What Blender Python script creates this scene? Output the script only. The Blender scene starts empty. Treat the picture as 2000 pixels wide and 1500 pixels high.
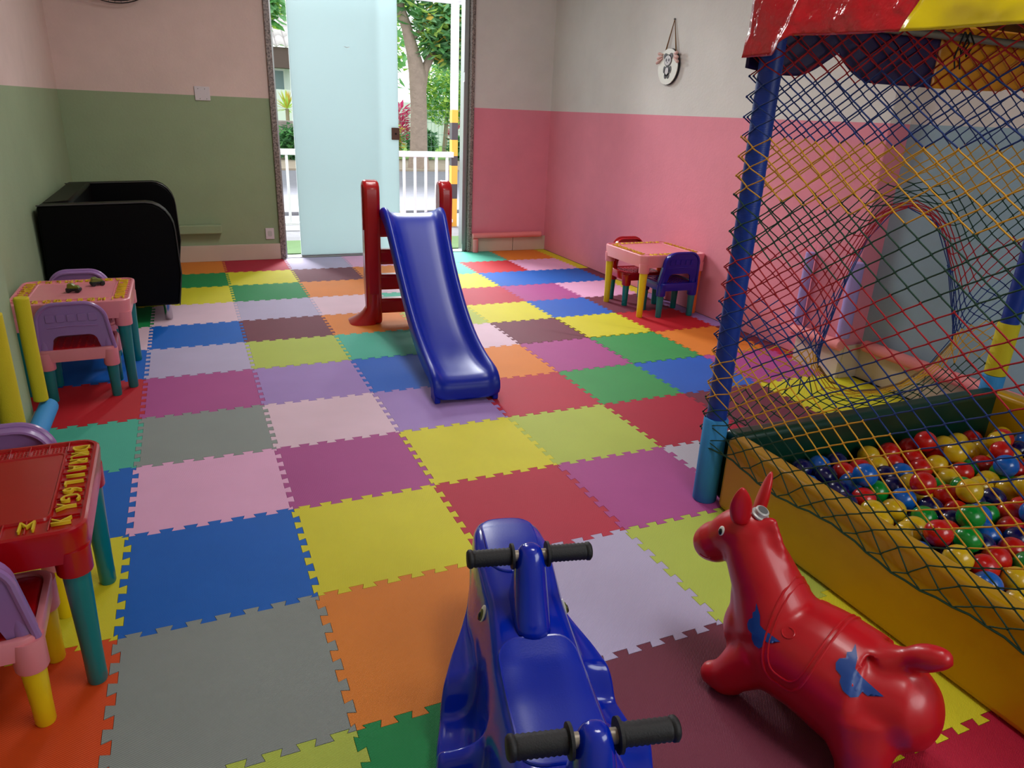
import bpy, bmesh, math, random
import numpy as np
from mathutils import Vector, Matrix, Quaternion, noise
from mathutils.bvhtree import BVHTree
random.seed(7)
PI = math.pi
SC = bpy.context.scene
COL = SC.collection

# ------------------------------------------------------------------ camera, world, lights, exposure
cam = bpy.data.cameras.new('camera'); camo = bpy.data.objects.new('camera', cam); COL.objects.link(camo)
cr = Vector((0.9165080, -0.3979651, 0.0404571)); cd = Vector((-0.1064349, -0.3401034, -0.9343454)); cf = Vector((0.3855965, 0.8520290, -0.3540648))
m = Matrix.Identity(4)
for i in range(3):
    m[i][0] = cr[i]; m[i][1] = -cd[i]; m[i][2] = -cf[i]
m.translation = (0.26371, -1.77478, 1.32394)
camo.matrix_world = m
cam.sensor_width = 36.0; cam.lens = 1402.188*36/2000; cam.clip_start = 0.02; cam.clip_end = 300
SC.camera = camo
SC.view_settings.view_transform = 'Standard'; SC.view_settings.look = 'None'
SC.view_settings.gamma = 1; SC.view_settings.use_curve_mapping = False
SC.view_settings.exposure = 0.75
SC.cycles.use_denoising = True
SC.cycles.max_bounces = 8; SC.cycles.diffuse_bounces = 5; SC.cycles.transparent_max_bounces = 12
SC.cycles.sample_clamp_indirect = 6.0

world = bpy.data.worlds.new('sky'); SC.world = world; world.use_nodes = True
bg = world.node_tree.nodes['Background']; bg.inputs[0].default_value = (0.93, 0.98, 1.0, 1); bg.inputs[1].default_value = 1.15

def area(name, loc, target, sx, sy, power, color=(1, 1, 1)):
    l = bpy.data.lights.new(name, 'AREA'); l.shape = 'RECTANGLE'; l.size = sx; l.size_y = sy; l.energy = power; l.color = color
    o = bpy.data.objects.new(name, l); COL.objects.link(o); o.location = loc
    o.rotation_euler = (Vector(target)-Vector(loc)).to_track_quat('-Z', 'Y').to_euler()
    return o
area('doorway_daylight', (1.9, 9.6, 4.3), (1.8, 2.0, 0.3), 4.2, 2.4, 1000, (0.96, 0.98, 1.0))
area('ceiling_lamp_light', (1.5, 2.6, 2.74), (1.5, 2.6, 0), 0.5, 1.2, 19, (1.0, 0.98, 0.96))
area('ceiling_lamp_light', (1.5, -0.9, 2.74), (1.5, -0.9, 0), 0.4, 0.9, 10, (1.0, 0.98, 0.96))
area('left_wall_fill', (2.5, -3.05, 1.9), (-0.3, 2.4, 1.3), 1.8, 1.2, 16, (0.95, 0.98, 1.0))  # added fill lamp behind the camera, brightens the left wall

# ------------------------------------------------------------------ helpers
def lin(c):
    return tuple((x/255/12.92 if x/255 <= 0.04045 else ((x/255+0.055)/1.055)**2.4) for x in c)+(1.0,)

def tag(o, label=None, cat=None, group=None, kind=None):
    if label: o['label'] = label
    if cat: o['category'] = cat
    if group: o['group'] = group
    if kind: o['kind'] = kind
    return o

def empty(name, loc=(0, 0, 0), rz=0.0):
    o = bpy.data.objects.new(name, None); COL.objects.link(o); o.location = loc; o.rotation_euler = (0, 0, rz)
    o.empty_display_size = 0.1
    return o

class MB:
    def __init__(s): s.v = []; s.f = []; s.mi = []; s.cur = 0
    def add(s, vs, fs):
        b = len(s.v); s.v += [tuple(p) for p in vs]
        for f in fs: s.f.append([b+i for i in f]); s.mi.append(s.cur)
        return s
    def box(s, c, d, rot=None):
        vs = []
        for x in (-.5, .5):
            for y in (-.5, .5):
                for z in (-.5, .5):
                    p = Vector((x*d[0], y*d[1], z*d[2]))
                    if rot: p = rot @ p
                    vs.append(p+Vector(c))
        return s.add(vs, [(0, 1, 3, 2), (4, 6, 7, 5), (0, 4, 5, 1), (2, 3, 7, 6), (0, 2, 6, 4), (1, 5, 7, 3)])
    def loft(s, rings, cap0=True, cap1=True, closed=True):
        n = len(rings[0]); vs = [p for r in rings for p in r]; fs = []
        for i in range(len(rings)-1):
            for j in range(n if closed else n-1):
                k = (j+1) % n
                fs.append((i*n+j, i*n+k, (i+1)*n+k, (i+1)*n+j))
        if cap0: fs.append(tuple(reversed(range(n))))
        if cap1: fs.append(tuple(range((len(rings)-1)*n, len(rings)*n)))
        return s.add(vs, fs)
    def tube(s, path, r, n=10, cap=True, flat=1.0, closed=False):
        path = [Vector(p) for p in path]; rs = r if isinstance(r, (list, tuple)) else [r]*len(path)
        up = None; rings = []
        N = len(path)
        for i, p in enumerate(path):
            if closed: t = path[(i+1) % N]-path[i-1]
            else: t = path[min(i+1, N-1)]-path[max(i-1, 0)]
            if t.length < 1e-9: t = Vector((0, 0, 1))
            t.normalize()
            if up is None:
                up = Vector((0, 0, 1)) if abs(t.z) < 0.9 else Vector((1, 0, 0))
            a = t.cross(up)
            if a.length < 1e-6: a = t.orthogonal()
            a.normalize(); b = a.cross(t).normalized(); up = b
            rings.append([p+(a*math.cos(2*PI*k/n)*flat+b*math.sin(2*PI*k/n))*rs[i] for k in range(n)])
        if closed:
            rings.append(rings[0]); return s.loft(rings, False, False)
        return s.loft(rings, cap, cap)
    def capsule(s, path, r, n=12, sub=4):
        # smooth tube through points with rounded ends
        P = [Vector(p) for p in path]; R = list(r) if isinstance(r, (list, tuple)) else [r]*len(P)
        pp, rr = [], []
        N = len(P)
        for i in range(N-1):
            a = P[max(i-1, 0)]; b = P[i]; c = P[i+1]; d = P[min(i+2, N-1)]
            for k in range(sub):
                t = k/sub
                pp.append(0.5*((2*b)+(c-a)*t+(2*a-5*b+4*c-d)*t*t+(3*b-a-3*c+d)*t**3)); rr.append(R[i]*(1-t)+R[i+1]*t)
        pp.append(P[-1]); rr.append(R[-1])
        t0 = (pp[0]-pp[1]).normalized(); t1 = (pp[-1]-pp[-2]).normalized()
        A = [60, 40, 20]
        h0 = [pp[0]+t0*rr[0]*math.sin(math.radians(q+20 if q < 60 else 78)) for q in A]; hr0 = [rr[0]*math.cos(math.radians(q+20 if q < 60 else 78)) for q in A]
        h1 = [pp[-1]+t1*rr[-1]*math.sin(math.radians(q+20 if q < 60 else 78)) for q in reversed(A)]; hr1 = [rr[-1]*math.cos(math.radians(q+20 if q < 60 else 78)) for q in reversed(A)]
        return s.tube(h0+pp+h1, hr0+rr+hr1, n)
    def lathe(s, prof, n=20, c=(0, 0, 0), axis=None, cap=True):
        q = Vector((0, 0, 1)).rotation_difference(Vector(axis)) if axis else Quaternion()
        rings = [[Vector(c)+q @ Vector((max(r, 1e-5)*math.cos(2*PI*k/n), max(r, 1e-5)*math.sin(2*PI*k/n), z)) for k in range(n)] for r, z in prof]
        return s.loft(rings, cap, cap)
    def prism(s, poly, a, b, fn=None):
        # poly: 2-D outline; fn maps (u, v, w) to a point
        fn = fn or (lambda u, v, w: (u, v, w)); n = len(poly)
        vs = [fn(u, v, a) for u, v in poly]+[fn(u, v, b) for u, v in poly]
        fs = [tuple(reversed(range(n))), tuple(range(n, 2*n))]+[(i, (i+1) % n, n+(i+1) % n, n+i) for i in range(n)]
        return s.add(vs, fs)
    def grid(s, fn, nu, nv, thick=None):
        vs = [fn(i/nu, j/nv) for i in range(nu+1) for j in range(nv+1)]
        fs = [(i*(nv+1)+j, (i+1)*(nv+1)+j, (i+1)*(nv+1)+j+1, i*(nv+1)+j+1) for i in range(nu) for j in range(nv)]
        return s.add(vs, fs)
    def mesh(s, name, smooth=40, fix=True):
        me = bpy.data.meshes.new(name); me.from_pydata(s.v, [], s.f)
        if max(s.mi, default=0): me.polygons.foreach_set('material_index', s.mi)
        if fix:
            bm = bmesh.new(); bm.from_mesh(me); bmesh.ops.recalc_face_normals(bm, faces=bm.faces); bm.to_mesh(me); bm.free()
        if smooth:
            me.polygons.foreach_set('use_smooth', [True]*len(me.polygons))
            if smooth < 180: me.set_sharp_from_angle(angle=math.radians(smooth))
        me.update(); return me
    def build(s, name, mats, parent=None, smooth=40, bevel=0, seg=2, sub=0, solid=0, fix=True):
        me = s.mesh(name, smooth, fix)
        for mt in (mats if isinstance(mats, (list, tuple)) else [mats]): me.materials.append(mt)
        o = bpy.data.objects.new(name, me); COL.objects.link(o)
        if parent: o.parent = parent
        if solid:
            md = o.modifiers.new('solid', 'SOLIDIFY'); md.thickness = solid; md.offset = 0
        if bevel:
            md = o.modifiers.new('bevel', 'BEVEL'); md.width = bevel; md.segments = seg; md.limit_method = 'ANGLE'; md.angle_limit = math.radians(35); md.harden_normals = False
        if sub:
            md = o.modifiers.new('sub', 'SUBSURF'); md.levels = sub; md.render_levels = sub
        return o

def rrect(w, h, r, n=4, cx=0, cy=0):
    out = []
    for sx, sy, a0 in ((1, 1, 0), (-1, 1, 90), (-1, -1, 180), (1, -1, 270)):
        for k in range(n+1):
            a = math.radians(a0+90*k/n)
            out.append((cx+sx*(w/2-r)+r*math.cos(a), cy+sy*(h/2-r)+r*math.sin(a)))
    return out

def children(o): return [c for c in bpy.data.objects if c.parent == o]
KIDS = {}
def copy_tree(o, kids, parent=None):
    c = o.copy(); COL.objects.link(c); c.parent = parent
    for ch in kids.get(o, []): copy_tree(ch, kids, c)
    return c
def kid_map():
    k = {}
    for o in bpy.data.objects:
        if o.parent: k.setdefault(o.parent, []).append(o)
    return k

# ------------------------------------------------------------------ materials
def mat(name, rgb, rough=0.5, coat=0.0, metal=0.0, spec=0.5, bump=None, vary=0.0, vscale=8.0, sub=0.0):
    mt = bpy.data.materials.new(name); mt.use_nodes = True; nt = mt.node_tree; b = nt.nodes['Principled BSDF']
    col = lin(rgb); b.inputs['Base Color'].default_value = col; b.inputs['Roughness'].default_value = rough
    b.inputs['Metallic'].default_value = metal; b.inputs['Coat Weight'].default_value = coat; b.inputs['Coat Roughness'].default_value = 0.08
    b.inputs['Specular IOR Level'].default_value = spec
    tc = nt.nodes.new('ShaderNodeTexCoord')
    if vary:
        nz = nt.nodes.new('ShaderNodeTexNoise'); nz.inputs['Scale'].default_value = vscale; nz.inputs['Detail'].default_value = 5
        nt.links.new(tc.outputs['Object'], nz.inputs['Vector'])
        mx = nt.nodes.new('ShaderNodeMix'); mx.data_type = 'RGBA'
        mx.inputs['A'].default_value = tuple(x*(1-vary) for x in col[:3])+(1,); mx.inputs['B'].default_value = tuple(min(1, x*(1+vary)) for x in col[:3])+(1,)
        nt.links.new(nz.outputs['Fac'], mx.inputs['Factor']); nt.links.new(mx.outputs['Result'], b.inputs['Base Color'])
    if bump:
        kind, scale, strength, dist = bump
        bp = nt.nodes.new('ShaderNodeBump'); bp.inputs['Strength'].default_value = strength; bp.inputs['Distance'].default_value = dist
        if kind == 'noise':
            t = nt.nodes.new('ShaderNodeTexNoise'); t.inputs['Scale'].default_value = scale; t.inputs['Detail'].default_value = 3
            nt.links.new(tc.outputs['Object'], t.inputs['Vector']); nt.links.new(t.outputs['Fac'], bp.inputs['Height'])
        elif kind == 'voro':
            t = nt.nodes.new('ShaderNodeTexVoronoi'); t.inputs['Scale'].default_value = scale
            nt.links.new(tc.outputs['Object'], t.inputs['Vector']); nt.links.new(t.outputs['Distance'], bp.inputs['Height'])
        elif kind == 'weave':
            sep = nt.nodes.new('ShaderNodeSeparateXYZ'); nt.links.new(tc.outputs['Object'], sep.inputs[0]); hs = []
            for ax, off in (('X', 0), ('Y', 0.9)):
                mu = nt.nodes.new('ShaderNodeMath'); mu.operation = 'MULTIPLY'; mu.inputs[1].default_value = scale; nt.links.new(sep.outputs[ax], mu.inputs[0])
                sn = nt.nodes.new('ShaderNodeMath'); sn.operation = 'SINE'; nt.links.new(mu.outputs[0], sn.inputs[0]); hs.append(sn)
            pr = nt.nodes.new('ShaderNodeMath'); pr.operation = 'MULTIPLY'; nt.links.new(hs[0].outputs[0], pr.inputs[0]); nt.links.new(hs[1].outputs[0], pr.inputs[1])
            nt.links.new(pr.outputs[0], bp.inputs['Height'])
        elif kind == 'rings':
            t = nt.nodes.new('ShaderNodeTexWave'); t.bands_direction = 'Z'; t.inputs['Scale'].default_value = scale; t.inputs['Distortion'].default_value = 2.0
            nt.links.new(tc.outputs['Object'], t.inputs['Vector']); nt.links.new(t.outputs['Fac'], bp.inputs['Height'])
        nt.links.new(bp.outputs['Normal'], b.inputs['Normal'])
    return mt

def plastic(name, rgb, rough=0.32, vary=0.06): return mat(name, rgb, rough, 0.15, vary=vary, vscale=14)
def wall_paint(name, up, low, zsplit=1.347):
    mt = mat(name, up, 0.75, bump=('noise', 60, 0.25, 0.004)); nt = mt.node_tree; b = nt.nodes['Principled BSDF']
    geo = nt.nodes.new('ShaderNodeNewGeometry'); sep = nt.nodes.new('ShaderNodeSeparateXYZ'); nt.links.new(geo.outputs['Position'], sep.inputs[0])
    gt = nt.nodes.new('ShaderNodeMath'); gt.operation = 'GREATER_THAN'; gt.inputs[1].default_value = zsplit; nt.links.new(sep.outputs['Z'], gt.inputs[0])
    mx = nt.nodes.new('ShaderNodeMix'); mx.data_type = 'RGBA'; mx.inputs['A'].default_value = lin(low); mx.inputs['B'].default_value = lin(up)
    nt.links.new(gt.outputs[0], mx.inputs['Factor'])
    nz = nt.nodes.new('ShaderNodeTexNoise'); nz.inputs['Scale'].default_value = 2.3; nz.inputs['Detail'].default_value = 6; nz.inputs['Roughness'].default_value = 0.65
    nt.links.new(geo.outputs['Position'], nz.inputs['Vector'])
    mr = nt.nodes.new('ShaderNodeMapRange'); mr.inputs['From Min'].default_value = 0.3; mr.inputs['From Max'].default_value = 0.7; mr.inputs['To Min'].default_value = 0.93; mr.inputs['To Max'].default_value = 1.05
    nt.links.new(nz.outputs['Fac'], mr.inputs['Value'])
    vm = nt.nodes.new('ShaderNodeVectorMath'); vm.operation = 'SCALE'; nt.links.new(mx.outputs['Result'], vm.inputs[0]); nt.links.new(mr.outputs['Result'], vm.inputs['Scale'])
    nt.links.new(vm.outputs['Vector'], b.inputs['Base Color']); return mt
def speckle(name, a, bcol, scale):
    mt = mat(name, a, 0.35); nt = mt.node_tree; b = nt.nodes['Principled BSDF']; tc = nt.nodes.new('ShaderNodeTexCoord')
    v = nt.nodes.new('ShaderNodeTexNoise'); v.inputs['Scale'].default_value = scale; v.inputs['Detail'].default_value = 8; v.inputs['Roughness'].default_value = .75
    nt.links.new(tc.outputs['Object'], v.inputs['Vector'])
    cr_ = nt.nodes.new('ShaderNodeValToRGB'); cr_.color_ramp.elements[0].position = 0.4; cr_.color_ramp.elements[1].position = 0.6
    cr_.color_ramp.elements[0].color = lin(a); cr_.color_ramp.elements[1].color = lin(bcol)
    nt.links.new(v.outputs['Fac'], cr_.inputs[0]); nt.links.new(cr_.outputs[0], b.inputs['Base Color']); return mt
def leafmat(name, rgb):
    mt = bpy.data.materials.new(name); mt.use_nodes = True; nt = mt.node_tree; out = nt.nodes['Material Output']
    tr = nt.nodes.new('ShaderNodeBsdfTranslucent'); tr.inputs[0].default_value = lin(rgb); df = nt.nodes.new('ShaderNodeBsdfDiffuse'); df.inputs[0].default_value = lin(rgb)
    a = nt.nodes.new('ShaderNodeMixShader'); a.inputs[0].default_value = .55
    nt.links.new(tr.outputs[0], a.inputs[1]); nt.links.new(df.outputs[0], a.inputs[2]); nt.links.new(a.outputs[0], out.inputs['Surface']); return mt
def frosted(name, rgb, clear=0.0):
    mt = bpy.data.materials.new(name); mt.use_nodes = True; nt = mt.node_tree; out = nt.nodes['Material Output']
    tr = nt.nodes.new('ShaderNodeBsdfTranslucent'); tr.inputs[0].default_value = lin(rgb)
    df = nt.nodes.new('ShaderNodeBsdfDiffuse'); df.inputs[0].default_value = lin(rgb)
    gl = nt.nodes.new('ShaderNodeBsdfGlossy'); gl.inputs['Roughness'].default_value = 0.25
    a = nt.nodes.new('ShaderNodeMixShader'); a.inputs[0].default_value = 0.3
    b = nt.nodes.new('ShaderNodeMixShader'); b.inputs[0].default_value = 0.05
    nt.links.new(tr.outputs[0], a.inputs[1]); nt.links.new(df.outputs[0], a.inputs[2])
    nt.links.new(a.outputs[0], b.inputs[1]); nt.links.new(gl.outputs[0], b.inputs[2]); c_ = nt.nodes.new('ShaderNodeMixShader'); c_.inputs[0].default_value = clear; tp = nt.nodes.new('ShaderNodeBsdfTransparent')
    nt.links.new(b.outputs[0], c_.inputs[1]); nt.links.new(tp.outputs[0], c_.inputs[2]); nt.links.new(c_.outputs[0], out.inputs['Surface']); return mt

M = {}
M['wall_left'] = wall_paint('paint_cream_green', (222, 198, 190), (150, 168, 132))
M['wall_right'] = wall_paint('paint_white_pink', (214, 211, 206), (226, 136, 154))
M['wall_blue'] = wall_paint('paint_white_blue', (214, 211, 206), (150, 180, 195))
M['plaster'] = mat('white_plaster', (225, 222, 216), 0.8, bump=('noise', 40, 0.2, 0.004))
M['screed'] = mat('grey_screed', (90, 88, 85), 0.9, vary=0.2)
M['tile_beige'] = mat('beige_tile', (205, 190, 172), 0.35, vary=0.08, vscale=5)
M['granite'] = speckle('speckled_granite', (60, 48, 46), (165, 150, 142), 60)
M['alu'] = mat('aluminium', (170, 175, 175), 0.35, metal=0.8)
M['frost'] = frosted('frosted_glass', (186, 199, 200))
M['frost_thin'] = frosted('lightly_frosted_glass', (240, 246, 246), .8)
M['bronze'] = mat('brown_lock_metal', (112, 86, 76), 0.4, metal=0.5)
M['black'] = mat('black_rubber', (16, 16, 18), 0.6, bump=('noise', 300, 0.3, 0.002))
M['leather'] = mat('black_leather', (4, 4, 5), 0.42, spec=.1, bump=('noise', 220, 0.25, 0.002))
M['piping'] = mat('grey_piping', (62, 61, 60), 0.35)
M['chrome'] = mat('chrome', (190, 190, 195), 0.2, metal=1.0)
M['white_plastic'] = plastic('white_plastic', (214, 205, 210), 0.4)
M['teal'] = plastic('teal_plastic', (0, 116, 118), 0.3)
M['yellow'] = plastic('yellow_plastic', (226, 196, 18), 0.32)
M['letter'] = plastic('yellow_letter_plastic', (222, 190, 40), 0.35)
M['pink'] = plastic('pink_plastic', (226, 136, 146), 0.32)
M['lilac'] = plastic('lilac_plastic', (152, 112, 172), 0.28)
M['red'] = plastic('red_plastic', (170, 5, 14), 0.25)
M['orange'] = plastic('orange_plastic', (228, 110, 40), 0.35)
M['navy'] = plastic('blue_plastic', (14, 22, 150), 0.25)
M['slide_blue'] = mat('slide_blue_plastic', (0, 34, 162), 0.36, 0.0, spec=.35, vary=0.05, vscale=6)
M['slide_red'] = mat('slide_red_plastic', (176, 6, 14), 0.28, 0.2, vary=0.05, vscale=6)
M['whale'] = mat('whale_blue_plastic', (0, 36, 168), 0.16, 0.3, vary=0.06, vscale=5)
M['whale_pad'] = mat('whale_pad_grain', (0, 38, 166), 0.34, 0.0, bump=('noise', 260, 0.15, 0.0015))
M['donkey'] = mat('red_rubber', (190, 12, 26), 0.33, 0.12, vary=0.08, vscale=9)
M['print_blue'] = mat('blue_print', (22, 66, 140), 0.4)
M['eye_white'] = plastic('eye_white', (225, 225, 215), 0.25)
M['eye_black'] = plastic('eye_black', (8, 8, 10), 0.15)
M['eye_olive'] = plastic('eye_olive', (90, 96, 40), 0.25)
M['plug'] = mat('grey_plug', (188, 188, 186), 0.35, metal=0.1)
M['plug_dark'] = mat('grey_plug_inset', (96, 98, 98), 0.45)
M['foam_blue'] = mat('blue_foam', (46, 140, 205), 0.7, bump=('noise', 300, 0.3, 0.002), vary=0.06)
M['foam_yellow'] = mat('yellow_foam', (206, 190, 20), 0.8, bump=('noise', 300, 0.4, 0.003), vary=0.06)
M['foam_lilac'] = mat('lilac_foam', (164, 146, 208), 0.8, bump=('noise', 300, 0.4, 0.003), vary=0.06)
M['foam_pink'] = mat('pink_foam', (236, 140, 140), 0.75, bump=('noise', 300, 0.4, 0.003), vary=0.06)
M['post_blue'] = mat('blue_post_foam', (4, 52, 150), 0.4, bump=('rings', 60, 0.12, 0.002), vary=0.1, vscale=30)
M['vinyl_yellow'] = mat('yellow_vinyl', (196, 146, 0), 0.33, 0.1, vary=0.05, vscale=4, bump=('noise', 7, 0.12, 0.02))
M['vinyl_green'] = mat('dark_green_vinyl', (0, 50, 34), 0.35, 0.1, vary=0.05)
M['vinyl_red'] = mat('red_vinyl', (188, 14, 26), 0.13, 0.6, bump=('noise', 30, 0.65, 0.012))
M['vinyl_canary'] = mat('canary_vinyl', (226, 204, 8), 0.2, 0.4, bump=('noise', 10, 0.3, 0.012))
M['vinyl_purple'] = mat('purple_vinyl', (34, 14, 76), 0.4, 0.1)
M['vinyl_orange'] = mat('amber_vinyl', (232, 150, 0), 0.4, 0.1)
M['steel'] = mat('galvanised_tube', (150, 140, 125), 0.45, metal=0.6)
M['net_red'] = mat('red_cord', (165, 8, 28), 0.7)
M['net_blue'] = mat('blue_cord', (0, 44, 112), 0.7)
M['net_yellow'] = mat('yellow_cord', (208, 152, 24), 0.7)
M['net_green'] = mat('green_cord', (5, 58, 40), 0.7)
M['cord'] = mat('brown_cord', (120, 84, 40), 0.8)
for k, c in dict(red=(200, 24, 20), yellow=(216, 178, 24), green=(8, 140, 46), blue=(16, 96, 190), navy=(10, 14, 80)).items():
    M['ball_'+k] = mat('ball_'+k, c, 0.22, 0.3, vary=0.04)
EVA = dict(blue=(0, 100, 200), yellow=(222, 214, 40), pink=(238, 178, 216), grey=(143, 151, 147), magenta=(178, 76, 146), lime=(184, 200, 80),
           red=(196, 26, 40), rose=(190, 40, 66), crimson=(182, 22, 56), maroon=(116, 46, 66), green=(18, 142, 76), turquoise=(76, 184, 158),
           orange=(230, 134, 44), tangerine=(222, 76, 20), lavender=(190, 180, 212), lilac=(166, 134, 200), blush=(230, 198, 214), mist=(200, 196, 210), grass=(60, 158, 84), cobalt=(30, 98, 200))
for k, c in EVA.items(): M['eva_'+k] = mat('eva_foam_'+k, c, 0.56, spec=0.3, bump=('weave', 1250, 0.55, 0.0012), vary=0.08, vscale=5)
# ------------------------------------------------------------------ the room
XL, XR, YB, YF, ZC = -0.56, 3.61, 4.98, -3.2, 2.80
def struct(name, mb, m, parent=None, **k):
    o = mb.build(name, m, parent, smooth=0, **k)
    if not parent: tag(o, kind='structure')
    return o
struct('floor', MB().box((1.5, 0.9, -0.062), (4.7, 8.5, 0.1)), M['screed'])
struct('ceiling', MB().box((1.5, 0.9, ZC+0.05), (4.7, 8.5, 0.1)), M['plaster'])
struct('wall_left', MB().box((XL-0.075, (YB+YF)/2, ZC/2), (0.15, YB-YF, ZC)), M['wall_left'])
struct('wall_left_pillar', MB().box((XL+0.09, 1.15, ZC/2), (0.19, 0.31, ZC)), M['wall_left'], bevel=0.006)
struct('wall_back_left', MB().box(((XL+1.0)/2-0.075, YB+0.08, ZC/2), (1.0-XL+0.15, 0.16, ZC)), M['wall_left'])
struct('wall_back_right', MB().box(((XR+2.775)/2+0.075, YB+0.08, ZC/2), (XR-2.775+0.15, 0.16, ZC)), M['wall_right'])
struct('wall_back_lintel', MB().box((1.8875, YB+0.08, 2.75), (1.775, 0.16, 0.1)), M['plaster'])
struct('wall_right', MB().box((XR+0.075, (YB+1.27)/2, ZC/2), (0.15, YB-1.27, ZC)), M['wall_right'])
struct('wall_right_pillar', MB().box((3.63, 1.115, ZC/2), (0.25, 0.31, ZC)), M['wall_right'], bevel=0.006)
struct('wall_right_blue', MB().box((3.645+0.075, (YF+0.96)/2, ZC/2), (0.15, 0.96-YF, ZC)), M['wall_blue'])
w = MB(); w.box((1.5, YF-0.075, 0.625), (4.4, 0.15, 1.25)); w.box((1.5, YF-0.075, 2.675), (4.4, 0.15, 0.25)); w.box((0.4, YF-0.075, 1.9), (2.4, 0.15, 1.3)); w.box((3.55, YF-0.075, 1.9), (0.3, 0.15, 1.3))
struct('wall_front', w, M['plaster'])
# skirting made of stone tiles
def skirting(name, m, segs):
    base = None
    for i, (c, d) in enumerate(segs):
        mb = MB().box(c, d)
        if base is None: base = tag(mb.build(name, m, None, smooth=0, bevel=0.003), kind='structure')
        else: mb.build('tile', m, base, smooth=0, bevel=0.003)
skirting('baseboard_back_left', M['tile_beige'], [((0.21, YB-0.011, 0.0695), (1.54, .022, .139))])
skirting('baseboard_back_right', M['tile_beige'], [((3.01, YB-0.014, 0.07), (0.47, 0.028, 0.14)), ((3.43, YB-0.014, 0.07), (0.36, 0.028, 0.14))])
skirting('baseboard_pillar', M['tile_beige'], [((3.492, 1.115, 0.094), (0.022, 0.33, 0.19)), ((3.575, 0.951, 0.094), (0.145, 0.016, 0.19))])
skirting('baseboard_right', M['tile_beige'], [((3.635, 0.74-k*0.42, 0.094), (0.018, 0.415, 0.19)) for k in range(6)])
skirting('baseboard_left', M['tile_beige'], [((-0.367, 1.15, 0.08), (0.016, 0.33, 0.16))])
# door jambs of speckled stone and the metal track
d = MB(); d.box((0.9975, YB+0.07, 1.37), (0.045, 0.20, 2.74)); struct('door_1_jamb_left', d, M['granite'], bevel=0.004)
d = MB(); d.box((2.782, YB+0.07, 1.37), (0.035, 0.20, 2.74)); struct('door_1_jamb_right', d, M['granite'], bevel=0.004)
d = MB(); d.box((2.742, YB+0.09, 1.37), (0.04, 0.11, 2.74)); d.box((2.722, YB+0.045, 0.82), (0.014, 0.03, 1.5)); d.box((2.722, YB+0.045, 1.95), (0.014, 0.03, 0.6))
struct('trim_1', d, M['alu'], bevel=0.003)
d = MB(); d.box((1.03, YB+0.09, 1.37), (0.02, 0.08, 2.74)); struct('trim_2', d, M['alu'], bevel=0.002)
d = MB(); d.box((1.88, YB+0.09, -0.004), (1.72, 0.13, 0.012)); struct('trim_3', d, M['alu'], bevel=0.002)
dl = empty('glass_door', (1.63, YB+0.055, 0)); tag(dl, 'tall frosted pale blue sliding glass door leaf with a brown lock plate', 'door')
MB().box((0.0, 0.0, 1.34), (0.93, 0.01, 2.66)).build('pane', M['frost'], dl, smooth=0, bevel=0.002)
lk = MB().box((0.435, 0.0, 1.094), (0.074, 0.03, 0.104)).build('lock_plate', M['bronze'], dl, smooth=0, bevel=0.004)
MB().lathe([(0.009, 0), (0.009, 0.004)], 14, (0.435, -0.015, 1.094), (0, -1, 0)).build('keyhole', M['black'], lk)
MB().box((0.0, 0.0, 0.008), (0.93, 0.02, 0.012)).build('bottom_rail', M['alu'], dl, smooth=0)
d2 = empty('glass_door', (1.545, YB+0.115, 0)); tag(d2, 'second frosted glass leaf standing just behind the leaf with the brown lock', 'door')
MB().box((0, 0, 1.34), (0.75, 0.01, 2.66)).build('pane', M['frost_thin'], d2, smooth=0, bevel=0.002)
MB().box((0, 0, 0.008), (0.75, 0.02, 0.012)).build('bottom_rail', M['alu'], d2, smooth=0)
st = MB(); st.prism([(0.028*math.cos(math.radians(a)), 0.02*math.sin(math.radians(a))) for a in range(200, 341, 20)]+[(0.024*math.cos(math.radians(a)), 0.008*math.sin(math.radians(a))-.003) for a in range(340, 199, -20)], 0, 0.0015, lambda u, v, w: (u+0.02, -0.0055-w, v+1.80))
st.build('sticker', frosted('sticker_film', (252, 253, 253)), dl, smooth=0)
# the two ceiling lamps (above the frame)
for y, sx, sy in ((2.6, 0.5, 1.2), (-0.9, 0.4, 0.9)):
    e = empty('ceiling_lamp', (1.5, y, ZC)); tag(e, 'flat white ceiling lamp '+('in the middle of the room' if y > 0 else 'nearest the camera'), 'lamp')
    h = MB(); h.box((0, sy/2+0.03, -0.03), (sx+0.1, 0.04, 0.06)); h.box((0, -sy/2-0.03, -0.03), (sx+0.1, 0.04, 0.06)); h.box((sx/2+0.03, 0, -0.03), (0.04, sy+0.02, 0.06)); h.box((-sx/2-0.03, 0, -0.03), (0.04, sy+0.02, 0.06))
    h.build('housing', M['white_plastic'], e, smooth=0)

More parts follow.
